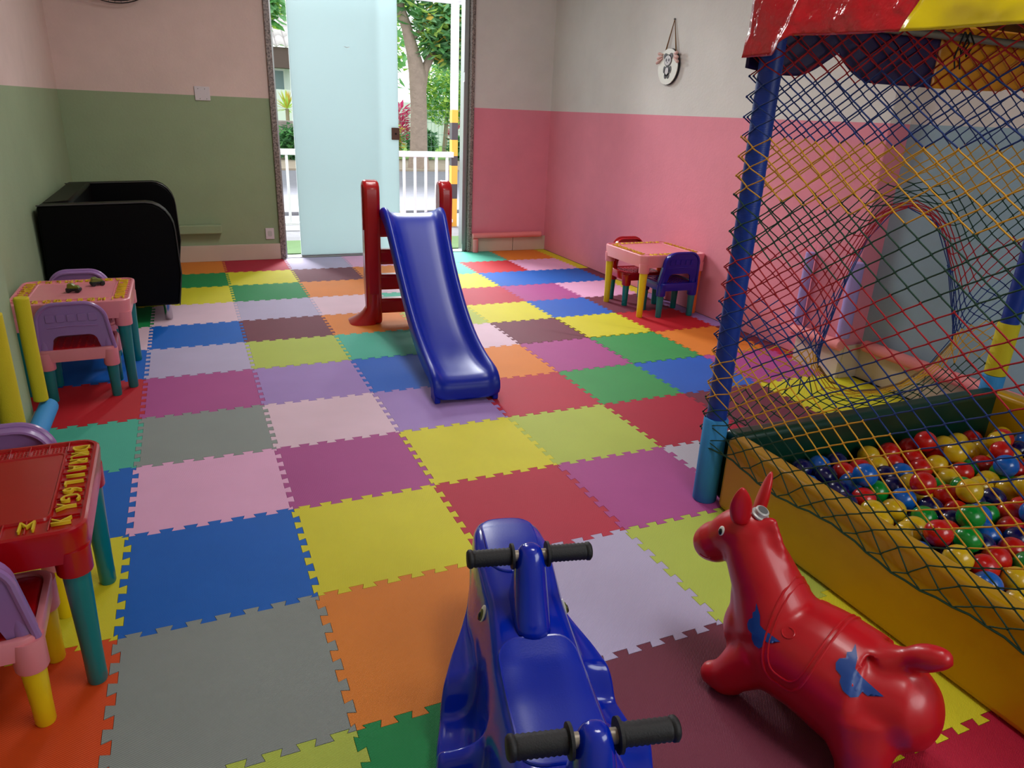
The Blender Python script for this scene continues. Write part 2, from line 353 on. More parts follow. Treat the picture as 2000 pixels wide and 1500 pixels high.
# ------------------------------------------------------------------ jigsaw foam mats
xs = {-1: XL/0.5+0.01, 0: -0.055, 1: 0.97, 2: 2.0, 3: 3.035, 4: 4.05, 5: 5.015, 6: 6.0, 7: 7.0, 8: 7.205}
ys = {-4: -4.1, -3: -3.07, -2: -2.05, -1: -1.032, 0: -0.001, 1: 1.024, 2: 2.034, 3: 3.009, 4: 4.049, 5: 5.025, 6: 5.97, 7: 6.979, 8: 7.99, 9: 8.954, 10: 9.945}
xs = {k: v*0.5 for k, v in xs.items()}; ys = {k: v*0.5 for k, v in ys.items()}
TILES = {-1: {-4: 'red', -3: 'grass', -2: 'lilac', -1: 'tangerine', 0: 'yellow', 1: 'blue', 2: 'turquoise', 3: 'red', 4: 'blue', 5: 'blush', 6: 'green', 7: 'yellow', 8: 'pink', 9: 'blue'},
  0: {-4: 'blue', -3: 'pink', -2: 'lime', -1: 'grey', 0: 'blue', 1: 'pink', 2: 'grey', 3: 'magenta', 4: 'lavender', 5: 'blue', 6: 'blush', 7: 'yellow', 8: 'green', 9: 'orange'},
  1: {-4: 'orange', -3: 'yellow', -2: 'green', -1: 'orange', 0: 'yellow', 1: 'magenta', 2: 'blush', 3: 'lilac', 4: 'lime', 5: 'maroon', 6: 'lavender', 7: 'green', 8: 'yellow', 9: 'crimson'},
  2: {-4: 'grey', -3: 'blue', -2: 'maroon', -1: 'lavender', 0: 'rose', 1: 'yellow', 2: 'lilac', 3: 'cobalt', 4: 'turquoise', 5: 'orange', 6: 'blush', 7: 'orange', 8: 'maroon', 9: 'lavender'},
  3: {-4: 'green', -3: 'crimson', -2: 'yellow', -1: 'lime', 0: 'magenta', 1: 'lime', 2: 'rose', 3: 'orange', 4: 'blush', 5: 'lime', 6: 'turquoise', 7: 'blush', 8: 'orange', 9: 'pink'},
  4: {0: 'mist', 1: 'crimson', 2: 'grass', 3: 'magenta', 4: 'maroon', 5: 'yellow', 6: 'rose', 7: 'yellow', 8: 'turquoise', 9: 'turquoise'},
  5: {0: 'crimson', 1: 'maroon', 2: 'cobalt', 3: 'grass', 4: 'yellow', 5: 'cobalt', 6: 'magenta', 7: 'blue', 8: 'red', 9: 'turquoise'},
  6: {0: 'pink', 1: 'yellow', 2: 'magenta', 3: 'orange', 4: 'red', 5: 'maroon', 6: 'pink', 7: 'blue', 8: 'pink', 9: 'orange'},
  7: {1: 'yellow', 2: 'crimson', 3: 'maroon', 4: 'lilac', 5: 'lilac', 6: 'yellow', 7: 'maroon', 8: 'yellow', 9: 'yellow'}}
NAMES = dict(grass='mid green', cobalt='blue', rose='red', crimson='crimson red', mist='pale grey', blush='pale pink', lilac='purple', lavender='lavender grey', tangerine='orange red', lime='lime green', magenta='magenta pink', maroon='dark maroon')
def edge(a, b, dirn, straight):
    # points from corner a to corner b of a shared edge; dirn is the side the teeth lean to
    a = Vector(a); b = Vector(b)
    if straight: return [a, b]
    t = b-a; n = Vector((-t.y, t.x)).normalized()*dirn; L = t.length; T = t.normalized(); K = 7; D = 0.0105; p = [(0, 0)]
    for k in range(K):
        lo0 = 0 if k == 0 else -D; lo1 = 0 if k == K-1 else -D
        p += [((k+0.29)/K*L, lo0), ((k+0.20)/K*L, D), ((k+0.80)/K*L, D), ((k+0.71)/K*L, lo1)]
    p.append((L, 0))
    return [a+T*s+n*h for s, h in p]
HE, VE = {}, {}
for r in range(-4, 11):
    for c in range(-1, 8): HE[c, r] = edge((xs[c], ys[r]), (xs[c+1], ys[r]), 1, r in (-4, 10) or c == 7)
for c in range(-1, 9):
    for r in range(-4, 10): VE[c, r] = edge((xs[c], ys[r]), (xs[c], ys[r+1]), 1, c in (-1, 8))
play = empty('foam_play_mat', (0, 0, 0)); tag(play, 'multicoloured jigsaw foam play mat of interlocking square tiles covering the floor', 'play mat')
for c, col in TILES.items():
    for r, cn in col.items():
        poly = HE[c, r][:-1]+VE[c+1, r][:-1]+list(reversed(HE[c, r+1]))[:-1]+list(reversed(VE[c, r]))[:-1]
        P = []
        n = len(poly); g = 0.0022 if (c, r) in ((5, 4), (5, 3), (4, 4), (6, 3)) else 0.0006
        for i in range(n):
            p0, p1, p2 = poly[i-1], poly[i], poly[(i+1) % n]
            e0 = (p1-p0).normalized(); e1 = (p2-p1).normalized()
            n0 = Vector((-e0.y, e0.x)); n1 = Vector((-e1.y, e1.x)); s = n0+n1
            P.append(p1+(s/max(0.4, 1+n0.dot(n1)))*g)
        zt = random.uniform(-0.0006, 0.0004)
        if (c, r) in ((5, 4),): zt = 0.002
        mb = MB(); mb.prism([(p.x, p.y) for p in P], -0.012, zt)
        o = mb.build('tile', M['eva_'+cn], play, smooth=0, fix=False); o['label'] = NAMES.get(cn, cn)+' foam tile'

# ------------------------------------------------------------------ foam noodles padding the pillars and skirting
def noodle(name, label, path, r, m, group=None):
    mb = MB(); P = [Vector(p) for p in path]
    mb.tube(P, r, 16); e = mb.build(name, m, None, smooth=50, bevel=0.005); tag(e, label, 'foam tube', group); return e
noodle('foam_tube', 'lilac foam tube upright on the far corner of the pink pillar', [(3.478, 1.285, 0.222), (3.478, 1.285, 0.43), (3.478, 1.284, 0.648)], 0.026, M['foam_lilac'])
noodle('foam_tube', 'thicker lilac foam tube upright on the pillar corner beside the blue wall', [(3.472, 0.948, 0.24), (3.472, 0.948, 0.45), (3.472, 0.948, 0.655)], 0.035, M['foam_lilac'])
noodle('foam_tube', 'pink foam tube lying along the top of the tiled pillar base', [(3.462, 1.29, 0.192), (3.462, 1.1, 0.195), (3.462, 0.935, 0.197)], 0.031, M['foam_pink'])
noodle('foam_tube', 'long pink foam tube lying along the top of the tiles under the blue wall', [(3.60, 0.90, 0.197), (3.60, 0.5, 0.195), (3.60, -0.2, 0.196), (3.60, -1.6, 0.195)], 0.032, M['foam_pink'])
noodle('foam_tube', 'pink foam tube lying on the tiled skirting right of the doorway', [(2.80, YB-0.045, 0.160), (3.1, YB-0.045, 0.161), (3.55, YB-0.045, 0.163)], 0.028, M['foam_pink'])
noodle('foam_tube', 'short pale pink foam tube standing on the mat at the right door jamb', [(2.83, YB-0.057, 0.0), (2.83, YB-0.057, 0.131)], 0.027, M['foam_pink'])
noodle('foam_tube', 'yellow foam tube upright on the far corner of the green pillar', [(-0.345, 1.315, 0.20), (-0.345, 1.315, 0.42), (-0.342, 1.31, 0.612)], 0.026, M['foam_yellow'])
noodle('foam_tube', 'thick yellow foam tube cut off by the left edge, nearest the red table', [(-0.372, 0.975, 0.165), (-0.372, 0.975, 0.42), (-0.372, 0.975, 0.64)], 0.036, M['foam_yellow'])
noodle('foam_tube', 'light blue foam tube lying along the foot of the green pillar', [(-0.332, 1.36, 0.158), (-0.332, 1.2, 0.160), (-0.332, 0.93, 0.160)], 0.034, M['foam_blue'])

# ------------------------------------------------------------------ wall fittings
def plate(name, label, cat, x, z, wd, h, screws):
    e = empty(name, (x, YB, z)); tag(e, label, cat)
    MB().box((0, -0.006, 0), (wd, 0.012, h)).build('cover', M['white_plastic'], e, smooth=0, bevel=0.003)
    for sx, sz in screws: MB().lathe([(0.0035, 0), (0.003, 0.002)], 8, (sx, -0.012, sz), (0, -1, 0)).build('screw', M['plug_dark'], e)
    return e
plate('blank_wall_plate', 'white square blank cover plate on the line between cream and green paint', 'wall plate', 0.457, 1.362, 0.115, 0.105, [(-.03, .035), (.02, .035), (-.02, -.04), (.03, -.04)])
po = plate('power_outlet', 'white wall socket low on the green wall beside the doorway', 'socket', 0.894, 0.227, 0.072, 0.096, [])
MB().prism(rrect(0.036, 0.05, 0.012), 0, 0.002, lambda u, v, w: (u, -0.012-w, v)).build('socket_face', M['plug'], po, smooth=0)
lg = MB(); lg.box((0.25, YB-0.035, 0.283), (0.50, 0.07, 0.075)); o = lg.build('wall_ledge', M['wall_left'], None, smooth=0, bevel=0.008)
tag(o, 'low green painted boxed ledge on the wall behind the black sofa', 'ledge')
# wall fan: only the lower wire rim shows at the top of the frame
fan = empty('wall_fan', (-0.08, YB, 2.30)); tag(fan, 'black wire cage of a wall fan cut off at the top edge above the sofa', 'fan')
FT = Matrix.Rotation(math.radians(38), 3, 'X')
fc = Vector((0, -0.26, -0.06))
def fp(r, a, d): return fc+FT @ Vector((r*math.cos(a), -d, r*math.sin(a)))
cg = MB()
for r, dd in ((0.33, 0), (0.33, 0.03), (0.24, .075), (0.12, 0.10), (0.05, 0.105)): cg.tube([fp(r, 2*PI*k/48, dd) for k in range(48)], 0.004 if r > .3 else 0.0025, 6, closed=True)
for k in range(48):
    a = 2*PI*k/48; cg.tube([fp(0.33, a, 0.03), fp(0.24, a, .075), fp(0.12, a, 0.10), fp(0.05, a, .105)], 0.0016, 4); cg.tube([fp(0.33, a, 0), fp(.2, a, -.06), fp(.09, a, -.075)], .0016, 4)
cg.build('cage', M['black'], fan)
for k in range(3):
    a0 = 2*PI*k/3; bl = MB(); bl.grid(lambda u, v: fp(0.05+0.22*u, a0+(v-.5)*1.1, 0.02+0.03*(v-.5)), 4, 5); bl.build('blade', M['black'], fan, solid=0.004)
mt_ = MB(); mt_.capsule([fp(0, 0, 0.03), fp(0, 0, -0.12)], [0.05, 0.065], 14); mt_.build('motor', M['black'], fan)
br = MB(); br.tube([fp(0, 0, -0.1), Vector((0, -0.05, -0.02)), Vector((0, -0.012, 0))], 0.02, 8); br.box((0, -0.01, 0), (0.1, 0.02, 0.16)); br.build('wall_bracket', M['black'], fan)
# round panda plaque on a cord
pl = empty('hanging_plaque', (XR, 3.045, 1.68)); tag(pl, 'round white plaque with a small grey panda hung on the right wall', 'wall decoration')
q = lambda u, v, w: (-0.004-w, -u, v)
def disc(rx, rz, n=28, cx=0, cz=0): return [(cx+rx*math.cos(2*PI*k/n), cz+rz*math.sin(2*PI*k/n)) for k in range(n)]
MB().prism(disc(0.124, 0.124), 0, 0.016, q).build('backing', M['black'], pl, smooth=30)
MB().prism(disc(0.122, 0.122), 0.016, 0.021, q).build('face', M['eye_white'], pl, smooth=30)
M['panda_grey'] = mat('panda_grey', (70, 68, 72), 0.5); M['panda_light'] = mat('panda_light', (206, 204, 206), 0.5); M['blush'] = mat('blush_ribbon', (216, 178, 170), 0.6)
pn = MB(); z0 = 0.021
for p in (disc(.021, .021, 14, -.034, .07), disc(.021, .021, 14, .034, .07), disc(.045, .04, 20, 0, .042), disc(.034, .036, 18, 0, -.03), disc(.012, .024, 12, -.036, -.02), disc(.012, .024, 12, .036, -.02), disc(.014, .022, 12, -.016, -.06), disc(.014, .022, 12, .016, -.06)): pn.prism(p, z0, z0+0.004, q)
po_ = pn.build('panda_body', M['panda_grey'], pl, smooth=30)
pf = MB(); pf.prism(disc(.039, .034, 20, 0, .042), z0+.004, z0+.006, q); pf.prism(disc(.021, .024, 16, 0, -.03), z0+.004, z0+.006, q); pf.build('panda_face', M['panda_light'], po_, smooth=30)
pe = MB()
for p in (disc(.009, .011, 10, -.016, .044), disc(.009, .011, 10, .016, .044), disc(.006, .004, 8, 0, .028)): pe.prism(p, z0+.006, z0+.007, q)
pe.build('panda_eyes', M['panda_grey'], po_, smooth=30)
for s in (-1, 1):
    bw = MB()
    for k in range(3): bw.capsule([(-.03, -s*.075, .085-.014*k), (-.034, -s*(.11+.008*k), .09-.03*k)], [.006, .012], 8, 2)
    bw.build('ribbon_bow', M['blush'], pl)
MB().tube([(-.012, .07, .10), (-.006, 0, .315), (-.012, -.07, .10)], 0.003, 6).build('cord', M['cord'], pl)
MB().tube([(-.012, .06, .10), (-.005, 0, .31), (-.012, -.06, .10)], 0.002, 6).build('cord', M['cord'], pl)
MB().lathe([(.006, 0), (.006, .012), (.003, .014)], 10, (0, 0, .315), (-1, 0, 0)).build('nail', M['plug_dark'], pl)

# ------------------------------------------------------------------ black sofa against the left wall
so = empty('sofa', (-0.20, 3.75, 0)); tag(so, 'black leather tub sofa with grey piping and short chrome legs in the left corner', 'sofa')
def armprof():
    p = [(-0.345, 0.105), (0.345, 0.105), (0.375, 0.30)]
    for a in range(0, 91, 15): p.append((0.345-0.16+0.04+0.145*math.cos(math.radians(a)), 0.735-0.17+0.17*math.sin(math.radians(a))))
    return p+[(-0.33, 0.72)]
AP = armprof()
for y0, y1 in ((-0.67, -0.54), (0.56, 0.69)):
    a = MB().prism(AP, y0, y1, lambda u, v, w: (u, w, v)).build('arm', M['leather'], so, smooth=50, bevel=0.015)
    for yy in (y0+.002,): MB().tube([(u, yy, v) for u, v in AP[1:]], 0.004, 6).build('piping', M['piping'], a)
MB().prism([(-.345, .105), (-.13, .105), (-.17, .735), (-.33, .72)], -.54, .56, lambda u, v, w: (u, w, v)).build('backrest', M['leather'], so, smooth=50, bevel=0.02)
MB().box((0.09, 0.01, 0.20), (0.46, 1.10, 0.19)).build('seat_base', M['leather'], so, smooth=50, bevel=0.01)
for s in (-1, 1): MB().box((0.10, 0.01+s*0.275, 0.37), (0.46, 0.54, 0.15)).build('seat_cushion', M['leather'], so, smooth=50, bevel=0.03, seg=3)
for sx, sy in ((0.27, -0.60), (0.27, 0.62), (-0.27, -0.60), (-0.27, 0.62)): MB().lathe([(0.021, 0), (0.023, 0.006), (0.023, 0.106)], 16, (sx, sy, 0)).build('leg', M['chrome'], so)

# ------------------------------------------------------------------ toddler tables and chairs
def leg(top, bot, x, y, h, m, parent):
    return MB().lathe([(bot*0.9, 0), (bot, 0.006), (bot*1.02, h*0.3), (top, h)], 18, (x, y, 0)).build('leg', m, parent)
FONT = None
def glyph(ch, size, m, parent, loc, rz, flip=False):
    cu = bpy.data.curves.new('letter', 'FONT'); cu.body = ch; cu.size = size; cu.extrude = 0.004; cu.offset = -0.0003; cu.align_x = 'CENTER'; cu.align_y = 'CENTER'; cu.resolution_u = 2
    o = bpy.data.objects.new('tmp', cu); COL.objects.link(o)
    bpy.context.view_layer.update()
    me = bpy.data.meshes.new_from_object(o.evaluated_get(bpy.context.evaluated_depsgraph_get())); me.name = 'letter'
    bpy.data.objects.remove(o); bpy.data.curves.remove(cu)
    me.materials.clear(); me.materials.append(m)
    n = bpy.data.objects.new('letter', me); COL.objects.link(n); n.parent = parent; n.location = loc; n.rotation_euler = (0, 0, rz); n.scale = (.86, 1.06, 1); return n
def make_table(loc, rz, label, top_m, leg_m, letters, S=0.50, H=0.44, leg_ms=None):
    t = empty('play_table', loc, rz); tag(t, label, 'table')
    tt = MB(); n = 5
    o_ = lambda s, r: rrect(s, s, r, n)
    rings = []
    for s, r, z in ((S-0.016, .045, H-.085), (S-.002, .05, H-.012), (S-.004, .05, H-.004), (S-.014, .045, H), (S-.028, .04, H), (S-.032, .038, H-.006), (S-.145, .02, H-.006), (S-.15, .02, H), (S-.158, .018, H), (S-.164, .016, H-.003)):
        rings.append([(x, y, z) for x, y in o_(s, r)])
    tt.loft(rings, True, True)
    tb = tt.build('tabletop', top_m, t, smooth=35)
    q = S/2-0.042
    for i, (sx, sy) in enumerate(((1, -1), (1, 1), (-1, 1), (-1, -1))):
        MB().lathe([(.036, H-.125), (.037, H-.12), (.038, H-.06)], 18, (sx*q, sy*q, 0)).build('leg_socket', top_m, t)
        leg(.029, .022, sx*q, sy*q, H-.11, leg_ms[i] if leg_ms else leg_m, t)
    # dividers of the letter wells
    dv = MB()
    for k in range(-4, 5):
        for s in (-1, 1):
            dv.box((k*0.044, s*(S/2-.045), H-.002), (.003, .055, .006)); dv.box((s*(S/2-.045), k*0.044, H-.002), (.055, .003, .006))
    dv.build('well_divider', top_m, t, smooth=0, bevel=.001)['kind'] = 'stuff'
    for ch, x, y, r, sz in letters: glyph(ch, sz, M['letter'], t, (x, y, H-.001), r)
    return t
def ring_letters(seq, S=0.50):
    out = []; k = 0; e = S/2-.045
    for i in range(9):
        p = (i-4)*0.044
        out.append((seq[k % len(seq)], p, -e, 0, .058)); out.append((seq[(k+9) % len(seq)], p, e, PI, .058))
        out.append((seq[(k+18) % len(seq)], e, p, PI/2, .058)); out.append((seq[(k+27) % len(seq)], -e, -p, -PI/2, .058)); k += 1
    return out
ALPHA = 'ABCDEFGHIJKLMNOPQRSTUVWXYZ0123456789'
e2 = 0.50/2-.045
L2 = [('DKRA1L6GY'[i], e2, .182-i*.0395, -PI/2 if i < 8 else PI/2, .056) for i in range(9)]+[('K', e2-.004, -e2+.006, PI/2, .054), ('M', .134, -e2, 0, .056), ('X', .068, -e2, .2, .056), ('B', .008, -e2, 0, .056), ('S', -.05, -e2, 0, .056), ('H', -.11, -e2, 0, .056)]
T1 = make_table((-0.285, 2.145, 0), 0.0, 'pink alphabet play table with teal legs beside the black sofa', M['pink'], M['teal'], ring_letters(ALPHA))
T2 = make_table((-0.272, 0.065, 0), 0.02, 'red alphabet play table with yellow letters and teal legs at the left edge', M['red'], M['teal'], L2)
db = MB()
for k in range(-4, 5):
    for i in range(4):
        for j in range(4): db.lathe([(.003, 0), (.0015, .003)], 6, (k*.044-.022+.0085*(i-1.5), .205+.011*(j-1.5), .434))
db.build('well_bumps', M['red'], T2, smooth=0); children(T2)[-1]['kind'] = 'stuff'
T3 = make_table((3.335, 2.60, 0), 0.0, 'pink alphabet play table with yellow legs against the pink wall', M['pink'], M['yellow'], ring_letters(ALPHA[9:]+ALPHA[:9], .54), S=.54, leg_ms=[M['orange'], M['orange'], M['yellow'], M['yellow']])

def make_chair(loc, rz, label, back_m, frame_m, seat_m, leg_m, group=None):
    c = empty('toddler_chair', loc, rz); tag(c, label, 'chair', group)
    W, D = 0.315, 0.275
    fr = MB(); rings = []
    for s, z in ((-.012, .192), (0, .24), (-.004, .246), (-.012, .248), (-.03, .247), (-.034, .238)):
        rings.append([(x, y, z) for x, y in rrect(W+s, D+s, .04, 4)])
    fr.loft(rings, True, False)
    fr.build('seat_frame', frame_m, c, smooth=35)
    st = MB(); st.loft([[(x, y, z) for x, y in rrect(W-s, D-s, .03, 4)] for s, z in ((.034, .225), (.034, .240), (.05, .245), (.10, .243))], True, True)
    se = st.build('seat', seat_m, c, smooth=35)
    rb = MB()
    for k in range(-3, 4):
        for j in range(-3, 4): rb.lathe([(.006, 0), (.003, .003)], 6, (k*.03, j*.027, .243))
    rb.build('seat_bumps', seat_m, se, smooth=0)
    for sx in (-1, 1):
        for sy in (-1, 1):
            x, y = sx*(W/2-.03), sy*(D/2-.03)
            MB().lathe([(.031, .155), (.033, .16), (.034, .235)], 16, (x, y, 0)).build('leg_socket', frame_m, c)
            leg(.026, .021, x, y, .18, leg_m, c)
    # backrest: arch with a cut-out at the bottom
    def arch(hw0, hw1, z0, z1, r, n=6):
        p = [(-hw0, z0)]
        for k in range(n+1):
            a = math.radians(180-90*k/n); p.append((-hw1+r+r*math.cos(a), z1-r+r*math.sin(a)+0.012*0))
        p.append((0, z1+.014))
        for k in range(n+1):
            a = math.radians(90-90*k/n); p.append((hw1-r+r*math.cos(a), z1-r+r*math.sin(a)))
        p = [q_ for q_ in p if abs(q_[0]) > 1e-6]
        return p+[(hw0, z0)]
    out = arch(.150, .134, .236, .462, .085, 9); inn = arch(.098, .088, .236, .312, .035)
    tilt = lambda u, v, w: (u, -D/2+.034-w-(v-.236)*.16, v)
    bk = MB(); bk.prism(out+list(reversed([(u, v-.012 if abs(u) < 1e-6 else v) for u, v in inn])), 0, .012, tilt)
    # curled rim
    rim = [tilt(u, v, .012) for u, v in out]
    bk.tube([Vector(p) for p in rim], .009, 8)
    rim2 = [tilt(u*.985, v-.004, -.012) for u, v in out]
    n_ = len(out); bk.add([tilt(u, v, .012) for u, v in out]+[tilt(u*.99, v-.002, -.028) for u, v in out]+[tilt(u*.965, v-.008, -.028) for u, v in out]+[tilt(u*.955, v-.008, .0) for u, v in out],
        [(i+a*n_, i+1+a*n_, i+1+(a+1)*n_, i+(a+1)*n_) for i in range(n_-1) for a in range(3)])
    for sx in (-1, 1): bk.tube([tilt(sx*.127, .236, -.008), tilt(sx*.12, .33, -.004)], [.027, .012], 12)
    b = bk.build('backrest', back_m, c, smooth=35)
    rl = MB(); rl.tube([tilt(-.10, .352, .012), tilt(0, .358, .013), tilt(.10, .352, .012)], .0035, 6); rl.build('ridge', back_m, b)
    for k in range(-2, 3):
        MB().prism(rrect(.034, .036, .005, 2, k*.041, .395), .011, .0165, tilt).build('square_panel', back_m, b, smooth=30, bevel=.0015)
    return c
make_chair((-0.272, 1.945, 0), 0.03, 'lilac chair with teal legs at the near side of the pink table by the sofa', M['lilac'], M['pink'], M['red'], M['teal'])
make_chair((-0.305, 2.352, 0), PI, 'lilac chair back showing behind the pink table by the sofa', M['lilac'], M['pink'], M['red'], M['teal'])
make_chair((-0.285, -0.135, 0), 0.03, 'lilac backed chair with yellow legs at the near side of the red table', M['lilac'], M['pink'], M['red'], M['yellow'])
make_chair((-0.288, 0.262, 0), PI, 'lilac chair back showing behind the red table', M['lilac'], M['pink'], M['red'], M['yellow'])
make_chair((3.372, 2.43, 0), -0.06, 'dark blue chair with teal legs by the pink wall table', M['navy'], M['navy'], M['navy'], M['teal'])
make_chair((3.312, 2.79, 0), PI-.05, 'red chair with teal legs behind the table by the pink wall', M['red'], M['red'], M['red'], M['teal'])
# two small toy cars on the pink table
M['toy_green'] = plastic('toy_green', (104, 116, 30), 0.4)
def toy(loc, rz, label):
    e = empty('toy_car', loc, rz); tag(e, label, 'toy'); e.scale = (.76, .76, .76)
    MB().box((0, 0, .018), (.085, .04, .02)).build('chassis', M['black'], e, smooth=0, bevel=.006)
    MB().prism([(-.035, 0), (.036, 0), (.03, .016), (.008, .02), (-.004, .032), (-.03, .03)], -.017, .017, lambda u, v, w: (u, w, .024+v)).build('body_shell', M['toy_green'], e, smooth=0, bevel=.004)
    for sx in (-1, 1):
        for sy in (-1, 1): MB().lathe([(.012, -.006), (.014, -.003), (.014, .003), (.012, .006)], 14, (sx*.026, sy*.021, .014), (0, 1, 0)).build('wheel', M['black'], e)
toy((-0.283, 2.12, .437), -.15, 'green and black toy car in the middle of the pink table')
toy((-0.195, 2.245, .437), .35, 'second green toy car, further back on the pink table')
# ------------------------------------------------------------------ slide
sl = empty('toddler_slide', (1.465, 2.0, 0.001), -0.0893); tag(sl, 'small toddler slide with blue chute and red ladder on the mat', 'slide')
path = [(.72, .700, .185), (.66, .712, .190), (.60, .712, .192), (.54, .700, .190), (.47, .655, .184), (.36, .565, .178), (.22, .455, .172), (.06, .345, .168), (-.10, .252, .166), (-.26, .180, .164), (-.42, .135, .163), (-.56, .118, .164), (-.66, .120, .166), (-.71, .118, .166), (-.745, .098, .164), (-.757, .065, .163), (-.758, .012, .162)]
rings = []
for i, (y, z, hw) in enumerate(path):
    a = path[max(i-1, 0)]; b = path[min(i+1, len(path)-1)]
    t = Vector((b[0]-a[0], b[1]-a[1])).normalized(); n = Vector((t.y, -t.x))
    if n.y < 0 and i < 12: n = -n
    if i >= 12: n = Vector((t.y, -t.x)) if Vector((t.y, -t.x)).x < 0.01 else -Vector((t.y, -t.x))
    e = (.05, .4, .75)[i] if i < 3 else 1.0 if i < 11 else max(0.10, 1-(i-10)*0.2)
    sec = [(-hw, -.045*min(1, e+.2)), (-hw-.006, .03*e), (-hw+.004, .056*e), (-hw+.020, .062*e), (-hw+.036, .05*e), (-hw+.05, .012*e), (-hw+.075, 0), (0, -.002), (hw-.075, 0), (hw-.05, .012*e), (hw-.036, .05*e), (hw-.020, .062*e), (hw-.004, .056*e), (hw+.006, .03*e), (hw, -.045*min(1, e+.2)),
           (hw-.012, -.045*min(1, e+.2)), (hw-.03, -.015), (0, -.018), (-hw+.03, -.015), (-hw+.012, -.045*min(1, e+.2))]
    rings.append([(x, y+n.x*h, z+n.y*h) for x, h in sec])
MB().loft(rings).build('chute', M['slide_blue'], sl, smooth=60, sub=1)
for s in (-1, 1):
    MB().prism([(-.752, 0), (-.66, 0), (-.655, .05), (-.60, .07), (-.58, .10), (-.72, .11), (-.752, .09)], s*.145-.014, s*.145+.014, lambda u, v, w: (w, u, v)).build('chute_foot', M['slide_blue'], sl, smooth=30, bevel=.006)
for s in (-1, 1):
    prof = [(.655, .0), (.74, 0), (.75, .10), (.77, .18), (.785, .24), (.79, .30), (.785, .70), (.79, .80), (.785, .87), (.765, .895), (.72, .902), (.68, .895), (.652, .87), (.642, .80), (.645, .70), (.65, .30)]
    x0, x1 = (.185, .268) if s > 0 else (-.288, -.188)
    pm = MB(); pm.prism(prof, x0, x1, lambda u, v, w: (w, u, v))
    sp = pm.build('side_panel', M['slide_red'], sl, smooth=40, bevel=.022, seg=3)
    ft = MB(); R_ = []
    for k in range(9):
        t = k/8; zz = .20*(1-t); sp_ = t**3
        cx = s*(.238+.065*sp_); hx = .038+.052*sp_; cy = .70+.055*sp_; hy = .052+.065*sp_
        R_.append([(cx+u, cy+v, zz) for u, v in rrect(2*hx, 2*hy, min(hx, hy)*.7, 3)])
    ft.loft(R_); ft.build('foot', M['slide_red'], sl, smooth=60)
    ln = MB(); ln.prism([(.69, .60), (.73, .60), (.735, .86), (.70, .875), (.685, .85)], 0, .006, lambda u, v, w: ((.267+w) if s > 0 else (-.287-w), u, v)); ln.build('handle_groove', M['slide_red'], sp, smooth=30, bevel=.003)
for z0, z1 in ((.068, .165), (.222, .322), (.385, .482), (.558, .69)):
    MB().box((0, .70, (z0+z1)/2), (.47, .075, z1-z0)).build('step', M['slide_red'], sl, smooth=30, bevel=.018, seg=3)

# ------------------------------------------------------------------ projection of flat shapes on curved bodies
def bvh_of(o):
    dg = bpy.context.evaluated_depsgraph_get(); bpy.context.view_layer.update()
    ev = o.evaluated_get(dg); me = bpy.data.meshes.new_from_object(ev)
    bv = BVHTree.FromPolygons([v.co.copy() for v in me.vertices], [list(p.vertices) for p in me.polygons]); bpy.data.meshes.remove(me); return bv
def project(bv, pts, d, off, back=0.5):
    out = []; d = Vector(d).normalized()
    for p in pts:
        h = bv.ray_cast(Vector(p)-d*back, d)
        out.append((h[0]+h[1]*off) if h[0] is not None else Vector(p))
    return out
def decal(bv, poly, frame, d, off, name, m, parent, res=0.004, thick=0.001):
    # cuts a flat outline into a fine grid and lays it on the body
    us = [p[0] for p in poly]; vs = [p[1] for p in poly]
    bm = bmesh.new(); f = bm.faces.new([bm.verts.new((u, v, 0)) for u, v in poly])
    bmesh.ops.triangulate(bm, faces=bm.faces[:])
    for ax, lo, hi in ((0, min(us), max(us)), (1, min(vs), max(vs))):
        c = lo+res
        while c < hi:
            co = [0, 0, 0]; no = [0, 0, 0]; co[ax] = c; no[ax] = 1
            bmesh.ops.bisect_plane(bm, geom=bm.verts[:]+bm.edges[:]+bm.faces[:], plane_co=co, plane_no=no); c += res
    mb = MB(); vl = [v.co.copy() for v in bm.verts]
    for i, v in enumerate(bm.verts): v.index = i
    P = project(bv, [frame(v.x, v.y) for v in vl], d, off)
    mb.add(P, [tuple(v.index for v in f.verts) for f in bm.faces]); bm.free()
    o = mb.build(name, m, parent, smooth=180, fix=True)
    return o

# ------------------------------------------------------------------ blue whale rocker
wh = empty('whale_rocker', (0.807, -0.824, 0.001), -0.2300); tag(wh, 'glossy blue whale shaped rocking toy with two black handlebars', 'rocking toy')
def lerp(tab, x):
    for (x0, *a), (x1, *b) in zip(tab, tab[1:]):
        if x <= x1:
            t = 0 if x1 == x0 else max(0, min(1, (x-x0)/(x1-x0))); t = t*t*(3-2*t) if False else t
            return [p+(q_-p)*t for p, q_ in zip(a, b)]
    return list(tab[-1][1:])
# s, top z, half width of top, crease half width, flank half width, flank height, bottom z
WT = [(-.62, .30, .02, .03, .05, .20, .14), (-.58, .32, .10, .11, .13, .16, .09), (-.50, .32, .115, .13, .17, .13, .055), (-.40, .30, .11, .13, .195, .12, .03), (-.30, .29, .105, .13, .21, .11, .015), (-.20, .275, .10, .13, .222, .12, .005), (-.10, .262, .098, .128, .226, .10, 0),
      (0, .258, .098, .126, .222, .10, 0), (.10, .264, .096, .122, .212, .12, .002), (.18, .285, .09, .116, .196, .12, .008), (.26, .305, .085, .112, .17, .13, .018), (.34, .315, .09, .112, .135, .14, .035), (.40, .322, .094, .108, .112, .15, .055), (.46, .328, .094, .10, .098, .17, .08), (.52, .326, .088, .094, .09, .18, .10), (.57, .315, .074, .08, .075, .19, .13), (.60, .295, .05, .056, .05, .21, .16), (.612, .265, .015, .018, .016, .23, .20)]
rings = []
